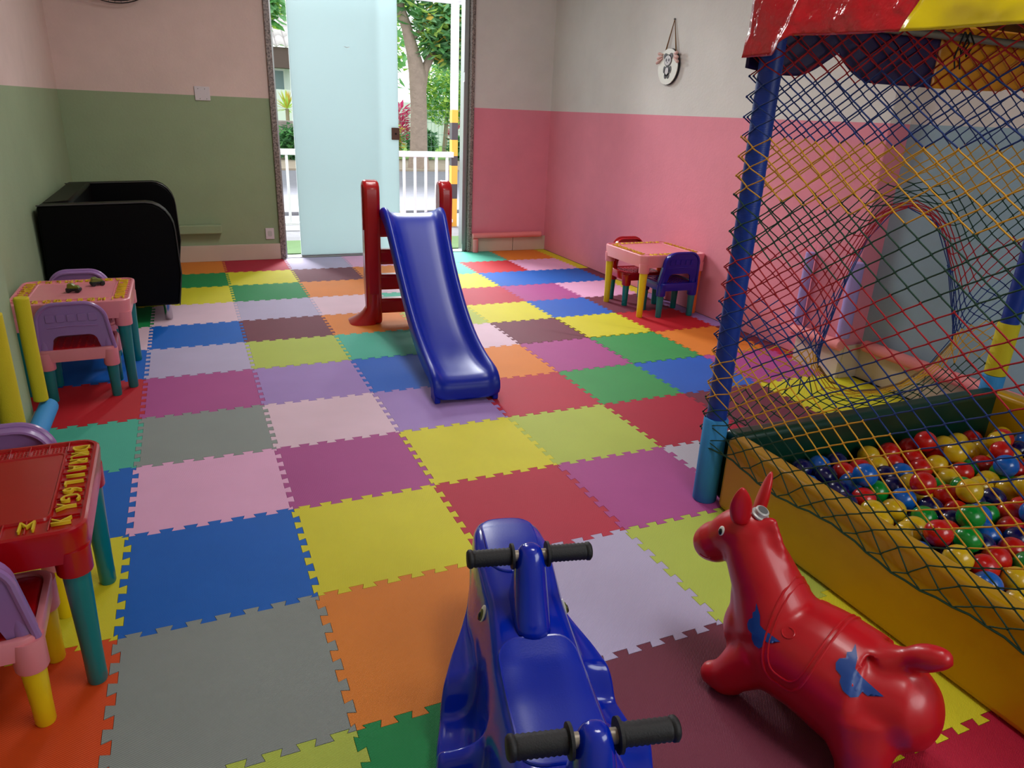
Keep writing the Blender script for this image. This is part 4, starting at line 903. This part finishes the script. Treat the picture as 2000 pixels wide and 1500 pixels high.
REST=[(2125,-989,136),(2691,-1244,136),(2649,-1172,150),(2054,-778,136),(3318,-888,142),(2944,-999,62),(3244,-839,121),(3161,-532,62),(2972,-1235,135),(2549,-1183,126),(3250,-1036,130),(3000,-202,62),(3105,-737,131),(2273,-344,62),(3108,-937,134),(2532,-525,62),(2876,-126,62),(3123,-1096,196),(3084,-288,62),(2494,-1197,62),(2272,-197,62),(3318,-306,62),(2799,-405,62),(2887,-879,131),(2810,-1024,129),(2128,-737,135),(3061,-761,62),(2660,-987,133),(2477,-817,133),(2497,-860,62),(2606,-1244,136),(3209,-555,129),(3167,-296,62),(2690,-862,62),(2781,-869,134),(2783,-1104,134),(2552,-321,62),(2172,-589,126),(2929,-851,62),(3244,-901,62),(2264,-867,62),(2791,-126,62),(3318,-1087,123),(3056,-1228,135),(2692,-1318,62),(2595,-248,62),(2892,-774,62),(2975,-873,131),(3054,-590,144),(2666,-1103,105),(3156,-599,179),(2042,-862,137),(2914,-572,134),(3191,-383,131),(2824,-524,62),(2910,-521,202),(2649,-1318,136),(3161,-462,138),(2144,-221,132),(3318,-1146,62),(3146,-766,62),(2468,-469,62),(2042,-251,62),(2517,-608,62),(3179,-980,116),(2127,-499,134),(3206,-1136,202),(3182,-1088,136),(2972,-366,62),(2869,-452,62),(2822,-574,132),(2706,-805,124),(3257,-1087,62),(2042,-194,125),(2261,-951,62),(2858,-727,128),(3131,-1318,196),(2409,-1199,62),(3046,-126,62),(3029,-1318,62),(3110,-653,132),(3036,-508,134),(2760,-1007,62),(3318,-1318,147),(3066,-916,62),(2469,-902,132),(2568,-125,62),(3208,-1235,183),(2399,-419,62),(2992,-1069,62),(2833,-1318,163),(2462,-970,62),(2843,-1232,62),(2272,-1038,140),(2346,-843,62),(2391,-841,134),(3318,-1233,62),(3067,-677,62),(2887,-369,62),(2614,-898,62),(2763,-247,62),(3175,-1237,62),(2981,-922,62),(2125,-280,62),(2074,-95,129),(2501,-1113,135),(3038,-453,62),(2105,-1237,119),(2952,-496,132),(2425,-811,62),(2446,-965,184),(2187,-1046,127),(2375,-912,178),(3151,-921,62),(2731,-666,62),(2384,-502,62),(2127,-1318,62),(3020,-791,130),(2678,-1030,62),(2230,-270,62),(2524,-918,195),(2941,-713,129),(2042,-820,62),(2710,-1116,176),(2747,-959,131),(2100,-1108,113),(2042,-1153,62),(2953,-449,62),(2316,-434,62),(2296,-1318,62),(3255,-1255,115),(3306,-390,62),(2871,-1152,62),(3015,-841,199),(3275,-732,123),(2211,-1220,132),(2042,-420,62),(2502,-776,62),(2917,-289,62),(2394,-1254,126),(2127,-822,136),(2682,-905,136),(3174,-1174,133),(2168,-1098,62),(2316,-270,62),(2231,-498,62),(2042,-53,62),(2116,-694,62),(2956,-1145,62),(3318,-583,158),(3230,-352,62),(2861,-1318,62),(3118,-870,193),(3318,-668,157),(3077,-529,62),(2586,-462,62),(2621,-543,62),(2292,-1168,174),(3245,-263,62),(2831,-1181,132),(2714,-403,62),(3004,-1074,195),(3031,-600,62),(2266,-698,62),(2343,-926,62),(2607,-1318,62),(2542,-1127,62),(3183,-842,62),(2156,-535,62),(2587,-1108,136),(2253,-1318,136),(2509,-692,62),(2685,-947,62),(2511,-396,62),(3000,-286,62),(2309,-962,133),(2661,-618,62),(2417,-1109,145),(2939,-950,133),(2211,-1318,62),(2083,-494,62),(3099,-837,62),(2381,-1318,62),(2532,-1019,62),(2356,-199,62),(3191,-742,130),(2680,-100,62),(2299,-621,62),(2420,-896,62),(2451,-1186,135),(3245,-458,132),(2655,-703,62),(2483,-126,62),(2169,-1293,132),(2785,-658,141),(2867,-501,132),(2649,-1244,62),(2859,-1005,62),(2863,-600,62),(2398,-1116,62),(2908,-1076,62),(2092,-422,132),(3165,-950,195),(3244,-515,62),(2867,-1103,132),(2441,-53,62),(2484,-272,62),(2538,-934,62),(3089,-1257,62),(3248,-937,139),(2916,-201,62),(3244,-178,62),(2919,-1318,186),(2042,-137,62),(2117,-780,62),(2903,-1026,132),(3087,-53,62),(3318,-473,62),(2042,-905,62),(2649,-788,62),(2754,-477,62),(3115,-1177,62),(2984,-559,180),(3242,-611,184),(2816,-671,62),(3318,-774,62),(2670,-473,62),(2889,-1267,125),(2585,-655,62),(2790,-1255,125),(2976,-755,193),(2720,-607,123),(3318,-1318,62),(2115,-1032,62),(3318,-1028,62),(3151,-681,62),(2352,-759,62),(2572,-824,62),(3171,-53,62),(2123,-112,62),(2519,-1046,183),(2897,-930,62),(2530,-736,132),(3298,-1249,193),(3052,-1003,185),(3141,-375,62),(2042,-336,62),(2191,-823,62),(2564,-1318,136),(2117,-863,62),(2590,-938,133),(2271,-53,62),(3233,-774,62),(3049,-1081,124),(3109,-1088,62),(2173,-142,125),(2787,-1159,62),(2211,-1171,62),(3049,-444,188),(2726,-750,62),(3280,-340,130),(3250,-1138,130),(2673,-328,62),(2908,-528,62),(2156,-452,62),(2449,-1318,134),(2935,-797,132),(2869,-644,134),(3241,-695,191),(2840,-809,120),(2932,-897,200),(3096,-408,127),(3116,-604,62),(3113,-997,62),(2355,-1054,128),(2722,-172,62),(2725,-1042,132),(3318,-689,62),(2559,-799,181),(2399,-125,62),(2141,-906,132),(2811,-754,62),(3117,-1033,139),(2453,-1033,131),(2357,-1164,120),(2882,-822,193),(3290,-256,134),(2399,-272,62),(2042,-1235,62),(2945,-1318,62),(2338,-1318,136),(2253,-1244,62),(2363,-676,62),(2832,-911,187),(2758,-330,62),(3251,-517,192),(2190,-342,62),(3244,-94,62),(2762,-910,62),(2647,-1059,175),(2266,-782,62),(2395,-966,115),(2042,-694,136),(3201,-608,62),(2376,-586,62),(2174,-1143,134),(3318,-500,143),(2364,-995,189),(3151,-698,191),(3003,-53,62),(2312,-878,132),(2636,-172,62),(2338,-1245,62),(2750,-1237,197),(3008,-1159,138),(2116,-610,62),(2042,-1071,62),(3318,-803,143),(2698,-694,135),(2189,-655,62),(2749,-53,62),(2087,-574,135),(2834,-53,62),(3318,-1045,197),(2442,-198,62),(2641,-807,201),(2242,-1056,62),(3056,-370,62),(2708,-548,62),(3245,-1189,62),(2982,-634,134),(2746,-1180,134),(3318,-858,62),(3138,-1251,138),(3318,-221,62),(2042,-652,62),(3029,-992,62),(2627,-842,125),(2618,-758,136),(2522,-1318,62),(2052,-946,136),(2789,-804,188),(3318,-986,136),(3013,-1219,62),(3318,-943,62),(2042,-1031,137),(2826,-942,108),(2836,-871,62),(2947,-603,62),(2618,-1165,62),(2992,-524,62),(3024,-943,133),(2452,-552,62),(3251,-993,203),(2823,-1082,62),(2952,-1096,132),(3178,-890,136),(3244,-985,62),(3168,-211,62),(2734,-1318,136),(3195,-135,118),(2546,-866,131),(2526,-53,62),(2610,-53,62),(2451,-1252,188),(2708,-756,193),(3183,-1045,62),(3130,-127,62),(2987,-1318,136),(2125,-1171,62),(2778,-595,62),(2928,-1226,62),(2314,-125,62),(2213,-950,133),(2042,-737,62),(2766,-826,62),(3234,-689,62),(3014,-842,62),(2616,-674,139),(3206,-300,138),(2323,-1009,62),(2776,-1318,62),(2295,-1173,62),(2115,-948,62),(2833,-293,62),(2526,-199,62),(2702,-1166,62),(3204,-433,62),(2607,-1318,210),(3040,-1138,62),(2356,-53,62),(2228,-125,62),(2168,-1244,62),(2513,-975,133),(3184,-1130,62),(2997,-415,127),(2114,-378,62),(3084,-202,62),(2602,-1067,62),(3093,-1152,140),(3276,-624,97),(3318,-415,143),(2915,-1173,132),(2976,-765,62),(2440,-642,62),(2769,-741,135),(3191,-1318,136),(3088,-1318,123),(3122,-458,62),(2507,-1256,124),(2609,-982,62),(2190,-906,62),(3119,-536,136),(3318,-1189,136),(2254,-1121,116),(2042,-501,137),(2610,-382,62),(3195,-657,131),(2104,-194,62),(2983,-680,62),(2117,-653,136),(2084,-1318,136),(2739,-1090,62),(2042,-1318,62),(2474,-1079,62),(3318,-558,62),(2296,-1244,136),(2579,-740,62),(2583,-1023,133),(2403,-1031,62),(2678,-246,62),(3059,-866,132),(2192,-738,62),(2358,-345,62),(2720,-854,192),(3141,-814,132),(2233,-414,62),(3318,-136,62),(2188,-991,62),(3026,-706,131),(2307,-536,62),(2734,-1244,62),(2899,-680,62),(3249,-1318,197),(3046,-1318,197),(2988,-1020,132),(3233,-1318,62),(2187,-198,62),(2147,-1205,186),(2184,-53,62),(2564,-1244,62),(2227,-580,62),(2042,-988,62),(2451,-1272,62),(2317,-1092,62),(3148,-1318,62),(2042,-568,62)]

BN = ['red', 'yellow', 'green', 'blue', 'navy']
bmesh_me = {}
for k in BN:
    bm = bmesh.new(); bmesh.ops.create_icosphere(bm, subdivisions=3, radius=.0412); me = bpy.data.meshes.new('plastic_ball'); bm.to_mesh(me); bm.free()
    me.polygons.foreach_set('use_smooth', [True]*len(me.polygons)); me.materials.append(M['ball_'+k]); bmesh_me[k] = me
LAB = dict(red='red plastic ball', yellow='yellow plastic ball', green='green plastic ball', blue='light blue plastic ball', navy='dark navy plastic ball')
rb = random.Random(21)
REST.sort(key=lambda p: -p[2]); top, deep = REST[:150], REST[150:]
for n_, (x, y, z) in enumerate(SEL+top):
    k = rb.choices(BN, (33, 27, 14, 10, 15))[0]
    o = bpy.data.objects.new('plastic_ball', bmesh_me[k]); COL.objects.link(o); o.location = (x/1000, y/1000, z/1000)
    if n_ >= len(SEL): w_ = 'buried under others in the ball pit'
    elif x < 2130: w_ = 'lying along the inside of the yellow pit wall'
    elif y > -170: w_ = 'lying along the foot of the dark green pit wall'
    elif z > 165: w_ = 'on top in the open part of the ball pit'
    else: w_ = 'sunk between others in the open part of the ball pit'
    c_ = LAB[k]; tag(o, c_+' '+w_, 'ball', c_.replace('ball', 'balls')+' '+w_)
ico = bmesh.new(); bmesh.ops.create_icosphere(ico, subdivisions=2, radius=.0412); iv = [v.co.copy() for v in ico.verts]; [setattr(v, 'index', i) for i, v in enumerate(ico.verts)]; ifs = [tuple(v.index for v in f.verts) for f in ico.faces]; ico.free()
pile = MB()
for x, y, z in deep:
    pile.cur = rb.randrange(5); pile.add([v+Vector((x, y, z))/1000 for v in iv], ifs)
o = pile.build('plastic_ball_heap', [M['ball_'+k] for k in BN], None, smooth=180, fix=False); tag(o, 'deeper layer of mixed coloured plastic balls filling the bottom of the ball pit', 'balls', kind='stuff')

# ------------------------------------------------------------------ outside the door
M['paving'] = mat('pale_paving', (112, 112, 116), 0.9, vary=0.08, vscale=3, bump=('noise', 30, .3, .004))
M['road'] = mat('road_cobble', (122, 122, 130), 0.9, vary=0.12, vscale=6, bump=('voro', 9, .6, .02))
M['soil'] = mat('sidewalk_soil', (160, 146, 128), 0.95, vary=0.2, vscale=4)
M['turf'] = mat('artificial_turf', (76, 110, 58), 0.9, bump=('noise', 400, .8, .006), vary=.15)
M['grass'] = mat('lawn', (150, 190, 90), 0.95, vary=.2)
M['white_paint'] = mat('white_enamel', (232, 234, 238), 0.4)
M['post_yellow'] = mat('post_yellow', (222, 176, 66), 0.5); M['post_dark'] = mat('post_dark', (62, 62, 66), 0.5)
M['kerb_yellow'] = mat('kerb_yellow', (196, 150, 60), 0.8)
M['bark'] = mat('bark', (156, 138, 124), 0.95, bump=('noise', 12, .8, .04), vary=.25, vscale=6)
for k, c in dict(leaf_a=(150, 200, 150), leaf_b=(112, 172, 106), leaf_c=(196, 224, 120), leaf_d=(84, 130, 90), leaf_e=(216, 186, 90), leaf_pink=(214, 74, 128), leaf_rose=(226, 130, 160)).items(): M[k] = leafmat(k, c)
M['house'] = mat('house_wall', (226, 230, 236), 0.9); M['roof_tile'] = mat('pale_roof_tile', (206, 200, 198), 0.8, vary=.12); M['eave'] = mat('eave_timber', (96, 78, 74), 0.8)
M['stone'] = mat('garden_wall_stone', (150, 140, 134), 0.95, vary=.3, vscale=5); M['glass_dark'] = mat('window_glass', (110, 130, 140), 0.15)
M['wire'] = mat('green_wire', (118, 152, 136), 0.6)
def ext(name, mb, m, label, cat, **k):
    o = mb.build(name, m, None, smooth=0, **k); tag(o, label, cat); return o
o = MB().box((3.0, 6.0, -.06), (14, 1.75, .1)).build('porch_floor', M['paving'], None, smooth=0); tag(o, kind='structure')
o = MB().box((8.0, 10.9, -.10), (44, 8.05, .1)).build('road', M['road'], None, smooth=0); tag(o, kind='structure')
o = MB().box((8.0, 16.6, -.06), (44, 3.35, .1)).build('sidewalk', M['soil'], None, smooth=0); tag(o, kind='structure')
o = MB().box((10.0, 33, -.07), (80, 29.4, .1)).build('garden_lawn', M['grass'], None, smooth=0); tag(o, kind='structure')
for x0, x1, lab in ((0.95, 1.72, 'strip of green turf mat outside the left of the doorway'), (2.45, 3.3, 'strip of green turf mat outside the right of the doorway')):
    ext('turf_mat', MB().box(((x0+x1)/2, 5.52, -.002), (x1-x0, .70, .015)), M['turf'], lab, 'mat', bevel=.002)
for k in range(7):
    ext('kerb_stone', MB().box((0.4+k*1.02, 8.1, -.035), (.95, .10, .07)), M['kerb_yellow'] if k % 2 == 0 else M['paving'], ('yellow' if k % 2 == 0 else 'grey')+' kerb stone at the near edge of the road', 'kerb', bevel=.01)['group'] = ('yellow' if k % 2 == 0 else 'grey')+' kerb stones along the road'
# white railing
rl = empty('railing', (1.9, 6.62, 0)); tag(rl, 'white metal railing with upright bars across the porch outside the door', 'railing')
MB().box((-.10, 0, .825), (2.75, .05, .06)).build('top_rail', M['white_paint'], rl, smooth=0, bevel=.004)
MB().box((-.10, 0, .06), (2.75, .04, .035)).build('bottom_rail', M['white_paint'], rl, smooth=0, bevel=.004)
pr0 = None
for k in range(21):
    b = MB().box((0, 0, .435), (.026, .026, .73)).build('bar', M['white_paint'], rl, smooth=0) if k == 0 else pr0.copy()
    if k == 0: pr0 = b
    else: COL.objects.link(b); b.parent = rl
    b.location = (-1.4+k*.13, 0, 0)
ps = empty('striped_post', (3.195, 6.66, -.01)); tag(ps, 'slim white post banded yellow and black in its lower half, outside the door', 'post')
zz = [0, .33, .50, .71, .82, 1.0, 1.19, 1.33]
for k in range(7): MB().box((0, 0, (zz[k]+zz[k+1])/2), (.075, .075, zz[k+1]-zz[k])).build('painted_band', M['post_yellow' if k % 2 == 0 else 'post_dark'], ps, smooth=0)
MB().box((0, 0, 1.89), (.072, .072, 1.12)).build('shaft', M['white_paint'], ps, smooth=0)
pb = empty('porch_beam', (3.2, 6.66, 2.44)); tag(pb, 'white metal porch frame beams across the top of the doorway', 'beam')
MB().box((0.2, 0, 0.03), (6.0, .08, .11)).build('cross_beam', M['white_paint'], pb, smooth=0)
MB().box((0.0, -.80, .03), (.07, 1.5, .10)).build('rafter', M['white_paint'], pb, smooth=0)
# foliage: clouds of small leaf blades
def leaves(n, place, size, mats, weights, seed, long=1.6):
    rr = random.Random(seed); mb = MB()
    for _ in range(n):
        c = place(rr)
        if c is None: continue
        mb.cur = rr.choices(range(len(mats)), weights)[0]
        s = size*(.6+.8*rr.random()); a = rr.random()*2*PI; t = rr.uniform(-.9, .5)
        d = Vector((math.cos(a)*math.cos(t), math.sin(a)*math.cos(t), math.sin(t))); sd = d.cross(Vector((0, 0, 1))).normalized(); sd = (sd+Vector((0, 0, rr.uniform(-.5, .5)))).normalized(); c = Vector(c)
        n_ = d.cross(sd)*s*.15
        mb.add([c, c+d*s*long*.5+sd*s*.38+n_, c+d*s*long, c+d*s*long*.5-sd*s*.38+n_], [(0, 1, 2, 3)])
    return mb
def blob(c, r): 
    def f(rr):
        while True:
            p = Vector((rr.uniform(-1, 1), rr.uniform(-1, 1), rr.uniform(-1, 1)))
            if .35 < p.length < 1: return Vector(c)+Vector((p.x*r[0], p.y*r[1], p.z*r[2]))
    return f
def multi(bl):
    fs = [blob(c, r) for c, r in bl]
    return lambda rr: rr.choice(fs)(rr)
def plant(name, base, label, trunk, mb, mats, cat='tree'):
    e = empty(name, base); tag(e, label, cat); B = Vector(base)
    for pth, rad in trunk:
        t = MB(); t.tube([Vector(p) for p in pth], rad, 12); t.build('trunk' if pth == trunk[0][0] else 'branch', M['bark'], e, smooth=60)
    mb.v = [tuple(Vector(p)-B) for p in mb.v]
    o = mb.build('foliage', [M[k] for k in mats], e, smooth=0, fix=False); o['kind'] = 'stuff'; return e
B = Vector((5.36, 15.4, -.02))
CR = [((.45, -.2, 3.25), (.75, .7, .55)), ((1.1, .1, 3.3), (.8, .8, .6)), ((-.5, .3, 3.9), (.9, .9, .7)), ((.6, .2, 4.2), (1.6, 1.2, .8)), ((.55, -.1, 2.75), (.5, .5, .38)), ((.85, 0, 2.55), (.4, .4, .3)), ((1.7, .3, 3.7), (.9, .8, .7)), ((-1.5, .2, 4.3), (1.0, .9, .7))]
plant('street_tree', B, 'broad-leaved street tree with a thick grey forked trunk across the road',
      [([(0, 0, 0), (0, 0, .4), (.01, 0, 1.3), (-.02, 0, 2.1), (-.12, 0, 2.5), (-.26, 0, 3.0), (-.45, .1, 3.6), (-.7, .2, 4.4)], [.27, .21, .19, .20, .15, .12, .10, .05]), ([(.06, 0, 1.75), (.14, 0, 2.15), (.28, 0, 2.4), (.6, .1, 2.8), (1.2, .2, 3.4)], [.13, .11, .09, .06, .03]), ([(-.2, 0, 2.7), (.05, -.05, 2.95), (.4, 0, 3.4)], [.07, .05, .03])],
      leaves(4200, multi([(B+Vector(c), r) for c, r in CR]), .17, [0, 1, 2, 3, 4], [42, 28, 18, 8, 5], 5), ['leaf_a', 'leaf_b', 'leaf_c', 'leaf_d', 'leaf_e'])
def bush(name, base, label, r, h, trunk_h, mats, n, size, seed, cat='shrub'):
    b = Vector(base); c = b+Vector((0, 0, trunk_h+h/2))
    plant(name, b, label, [([(0, 0, 0), (.03, 0, trunk_h*.6), (.1, 0, trunk_h+h*.4)], [.09, .07, .04])], leaves(n, blob(c, (r, r, h/2)), size, list(range(len(mats))), [1]*len(mats), seed), mats, cat)
bush('garden_tree', (7.6, 20.2, -.02), 'round light green garden tree right of the street tree trunk', .95, 1.75, .9, ['leaf_c', 'leaf_c', 'leaf_a', 'leaf_b'], 2600, .11, 11, 'tree')
bush('garden_tree', (9.6, 23.2, -.02), 'taller leafy garden tree behind the striped post', 1.3, 2.9, .9, ['leaf_c', 'leaf_a', 'leaf_b'], 2600, .15, 12, 'tree')
bush('garden_tree', (17, 38, -.02), 'pale distant tree behind the garden', 4.5, 7.0, 2.0, ['leaf_c', 'leaf_a'], 2400, .4, 13, 'tree')
bush('garden_tree', (8.3, 37, -.02), 'pale green distant tree left of the street tree trunk', 3.0, 6.0, 1.5, ['leaf_c', 'leaf_a'], 2000, .35, 14, 'tree')
bush('hedge_bush', (6.35, 18.4, -.02), 'low dark green bush behind the wire fence', .4, .8, .05, ['leaf_b', 'leaf_d'], 900, .12, 15)
bush('hedge_bush', (7.65, 18.45, -.02), 'wide dark green bush under the round garden tree', .5, .6, .05, ['leaf_b', 'leaf_d'], 900, .12, 16)
bush('hedge_bush', (5.35, 18.2, -.02), 'small yellow green bush left of the street tree trunk', .4, 1.0, .05, ['leaf_c', 'leaf_b', 'leaf_e'], 600, .12, 17)
def cordy(base, label, h, seed):
    rr = random.Random(seed); b = Vector(base); mb = MB()
    for k in range(130):
        z = h*(.25+.75*rr.random()); a = rr.random()*2*PI; s = .42*(.6+.6*rr.random()); mb.cur = rr.choice((0, 0, 1))
        c = b+Vector((math.cos(a)*.08, math.sin(a)*.08, z)); d = Vector((math.cos(a), math.sin(a), rr.uniform(.2, 1.2))).normalized(); sd = d.cross(Vector((0, 0, 1))).normalized()
        mb.add([c, c+d*s*.5+sd*.05, c+d*s-Vector((0, 0, .06)), c+d*s*.5-sd*.05], [(0, 1, 2, 3)])
    plant('cordyline', b, label, [([(0, 0, 0), (0, 0, h*.9)], [.04, .025])], mb, ['leaf_pink', 'leaf_rose'], 'plant')
cordy((8.5, 21.6, -.02), 'pink leaved cordyline plant seen beside the right door jamb', 1.45, 3); cordy((6.0, 19.4, -.02), 'pink leaved cordyline plant left of the street tree trunk', 1.3, 4)
wf = empty('wire_fence', (6.6, 17.4, -.02)); tag(wf, 'thin green wire garden fence behind the street tree', 'fence')
for k in range(5): MB().tube([(0+k*1.6-2.2, 0, 0), (k*1.6-2.2, 0, 1.35)], .03, 8).build('fence_post', M['wire'], wf)
wm = MB()
for k in range(65): wm.box((-2.2+k*.1, 0, .7), (.006, .006, 1.25))
for z in (.1, .25, .4, .7, 1.0, 1.15, 1.3): wm.box((1.0, 0, z), (6.4, .008, .008))
wm.build('wire_mesh', M['wire'], wf, smooth=0)['kind'] = 'stuff'
ext('garden_wall', MB().box((13.2, 26, .75), (15, .2, 1.5)), M['house'], 'plain white garden wall behind the shrubs', 'wall')
# house seen through the left gap
hs = empty('house', (2.6, 27, 0)); tag(hs, 'white house with a wavy pale tiled roof seen through the left gap of the door', 'house')
MB().box((0, 2.0, 1.45), (6, 4, 2.9)).build('wall', M['house'], hs, smooth=0)
MB().box((0, -.35, 2.75), (6.6, .9, .65)).build('eave', M['eave'], hs, smooth=0)
tl = None
for rI in range(5):
    for k in range(16):
        if tl is None:
            t = MB(); t.grid(lambda u, v: (.30*(u-.5), .62*v, .085*math.sin(PI*u)-.0+.36*v), 8, 2); tl = t.build('roof_tile', M['roof_tile'], hs, smooth=60, solid=.03); o = tl
        else: o = tl.copy(); COL.objects.link(o); o.parent = hs
        o.location = (-2.3+k*.31, -.9+rI*.55, 3.07+rI*.33)
wn = MB().box((.85, -.02, 1.95), (.85, .12, .95)).build('window_frame', M['white_paint'], hs, smooth=0)
for s in (-1, 1): MB().box((.85+s*.2, -.09, 1.95), (.34, .04, .8)).build('pane', M['glass_dark'], wn, smooth=0)
ext('boundary_wall', MB().box((3.0, 24.0, .85), (5.0, .25, 1.70)), M['house'], 'white boundary wall in front of the house', 'wall')
bush('hedge_bush', (2.85, 17.7, -.02), 'grey green creeper bush by the stone garden wall, left gap', .42, .85, .02, ['leaf_d', 'leaf_b'], 900, .12, 19)
ext('stone_wall', MB().box((2.4, 18.6, .43), (2.6, .3, .9)), M['stone'], 'low rough stone garden wall in the left gap', 'wall', bevel=.03)
yc = MB(); rr = random.Random(8); yb = Vector((3.13, 21.0, 0))
for k in range(60):
    a = rr.random()*2*PI; t = rr.uniform(-.3, 1.3); d = Vector((math.cos(a)*math.cos(t), math.sin(a)*math.cos(t), math.sin(t))); sd = d.cross(Vector((0, 0, 1))).normalized()
    c = yb+Vector((0, 0, 1.15)); yc.cur = rr.choice((0, 1)); yc.add([c, c+d*.25+sd*.03, c+d*.55, c+d*.25-sd*.03], [(0, 1, 2, 3)])
plant('yucca', yb, 'spiky yellow green yucca in front of the house', [([(0, 0, 0), (0, 0, 1.15)], [.06, .05])], yc, ['leaf_c', 'leaf_e'], 'plant')
B2 = Vector((1.4, 21.5, 0))
plant('garden_tree', B2, 'light leafy branch tree at the top of the left gap', [([(0, 0, 0), (.2, 0, 2.5), (.9, 0, 4.0)], [.16, .13, .06])], leaves(1200, multi([(B2+Vector((1.25, 0, 4.0)), (.6, .5, .7)), (B2+Vector((.3, 0, 4.6)), (.9, .8, .9))]), .26, [0, 1, 2], [3, 2, 2], 31), ['leaf_a', 'leaf_c', 'leaf_b'])
bpy.context.view_layer.update()
